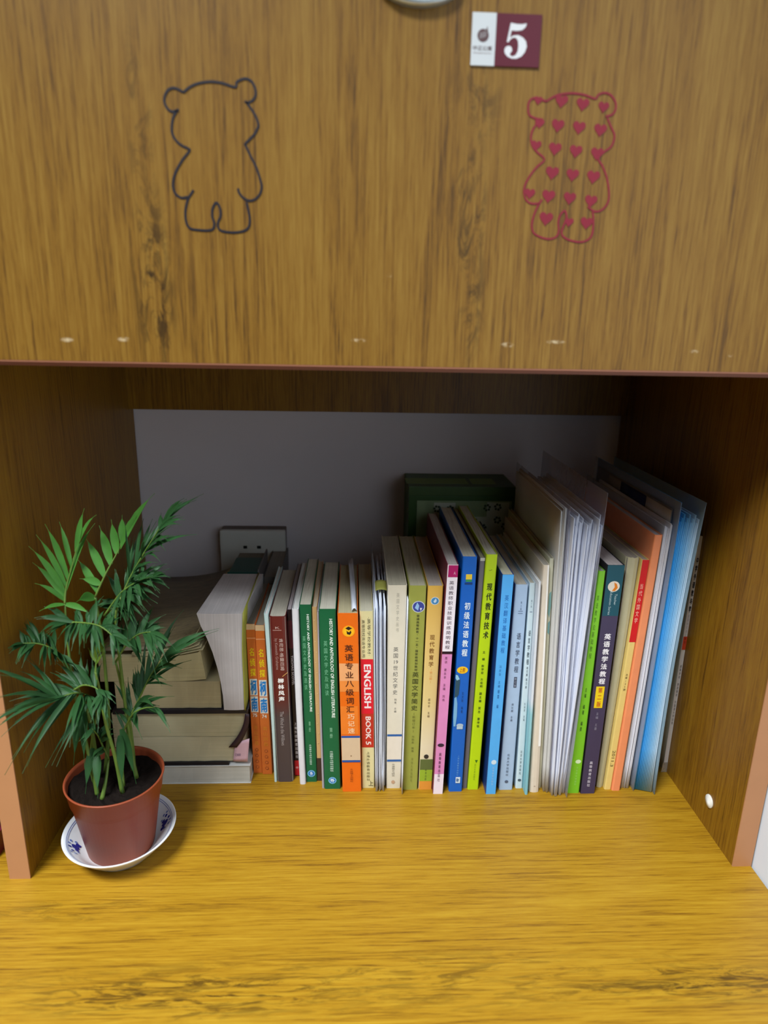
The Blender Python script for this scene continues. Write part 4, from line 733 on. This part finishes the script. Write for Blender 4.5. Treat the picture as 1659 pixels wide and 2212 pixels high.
def leafmat(name, a, bcol, tr):
    mt = plain(name, a, 0.5, 0.2, 70, spec=.3); nt = mt.node_tree; L = nt.links.new
    tl = nt.nodes.new('ShaderNodeBsdfTranslucent'); tl.inputs[0].default_value = lin(bcol); ms = nt.nodes.new('ShaderNodeMixShader'); ms.inputs[0].default_value = tr
    L(nt.nodes['Principled BSDF'].outputs[0], ms.inputs[1]); L(tl.outputs[0], ms.inputs[2]); L(ms.outputs[0], nt.nodes['Material Output'].inputs[0]); return mt
LEAF = [leafmat('palm_leaf_dark', (44, 84, 44), (70, 140, 50), .2), leafmat('palm_leaf_fresh', (84, 142, 60), (130, 205, 70), .35), leafmat('palm_leaf_young', (120, 150, 50), (150, 200, 60), .3)]
STEM = plain('palm_stem', (92, 118, 46), .5, .12, 120); STEMB = plain('palm_stem_base', (150, 160, 110), .5, .1, 120)
for k, s in enumerate(STEMS):
    s = [list(p) for p in s]
    r = math.hypot(s[0][0] - PX, s[0][1] - PY)
    if r > 0.034: s[0][0] = PX + (s[0][0] - PX) * .034 / r; s[0][1] = PY + (s[0][1] - PY) * .034 / r
    s[0][2] = 0.073
    s[1][2] = max(s[1][2], 0.082)
    tube('stem', s, [0.0022, 0.0016, 0.0013, 0.0009], STEM, palm)
def leaflet(p0, p1, wd, mt, parent, rr):
    p0 = Vector(p0); p1 = Vector(p1); d = p1 - p0; Ln = d.length; d.normalize()
    side = d.cross(Vector((0, -.8, .6)) + Vector((rr.uniform(-.5, .5), rr.uniform(-.4, .4), rr.uniform(-.4, .4))))
    side.normalize(); nrm = side.cross(d).normalized()
    if nrm.z < 0: nrm = -nrm
    n = 6; V = []; F = []; sag = Ln * rr.uniform(.06, .14)
    for i in range(n + 1):
        t = i / n; c_ = p0.lerp(p1, t) + Vector((0, 0, 1)) * sag * math.sin(math.pi * t) * .9
        ww = wd * (math.sin(math.pi * min(1, t * 1.15 + .10)) ** .7 if t < .78 else max(0.02, (1 - t) / .22) * math.sin(math.pi * (.78 * 1.15 + .1)) ** .7 + 0) * .5
        ww = max(ww, 0.00015)
        V += [c_ - side * ww, c_ - nrm * ww * .35, c_ + side * ww]
    for i in range(n):
        for k in range(2): F.append((i * 3 + k, i * 3 + k + 1, i * 3 + k + 4, i * 3 + k + 3))
    K = len(V); V += [Vector(v) - nrm * 0.00018 for v in V]; F += [tuple(K + q for q in f[::-1]) for f in F]
    o = mesh_obj('leaflet', V, F, mt, parent, True); return o
for fi, (wd, c, rach, tips) in enumerate(FRONDS):
    rr = random.Random(fi); path = smooth_path(rach, 6)
    fr = tube('frond', rach, [0.0010, 0.0007, 0.0004], STEM, palm, 6)
    def at(t):
        k = t * (len(path) - 1); i = min(int(k), len(path) - 2); return path[i].lerp(path[i + 1], k - i)
    for (t, x, y, z) in tips:
        ww = wd * (1.35 if c == 1 else 1.05)
        leaflet(at(t), (x, y, z), ww * rr.uniform(.85, 1.15), LEAF[c], fr, rr)
        if c == 0:                                     # the crown is dense: a second leaflet beside most of them
            for _ in range(4 if fi in (7, 8, 9, 11, 12) else 2):
                b0 = at(min(1, max(0, t + rr.uniform(-.12, .12)))); e0 = Vector((x, y, z)); ln = (e0 - b0).length
                e1 = e0 + Vector((rr.uniform(-.3, .3), rr.uniform(-.35, .25), rr.uniform(-.35, .25))) * ln
                e1.x = max(e1.x, 0.006) if e1.y > -0.004 else e1.x
                leaflet(b0, e1, ww * rr.uniform(.7, 1.0), LEAF[0], fr, rr)
for bx0, bt in (((.0790, .030, .1250), (.0835, .012, .0790)), ((.0800, .032, .1300), (.0930, .020, .0820)), ((.0560, .026, .1150), (.0520, .010, .0800)), ((.0600, .024, .1120), (.0650, .004, .0800)), ((.0480, .030, .1500), (.0440, .012, .1080)), ((.0500, .030, .1520), (.0540, .010, .1060))):
    leaflet(bx0, bt, 0.0078, LEAF[0], palm, random.Random(9))
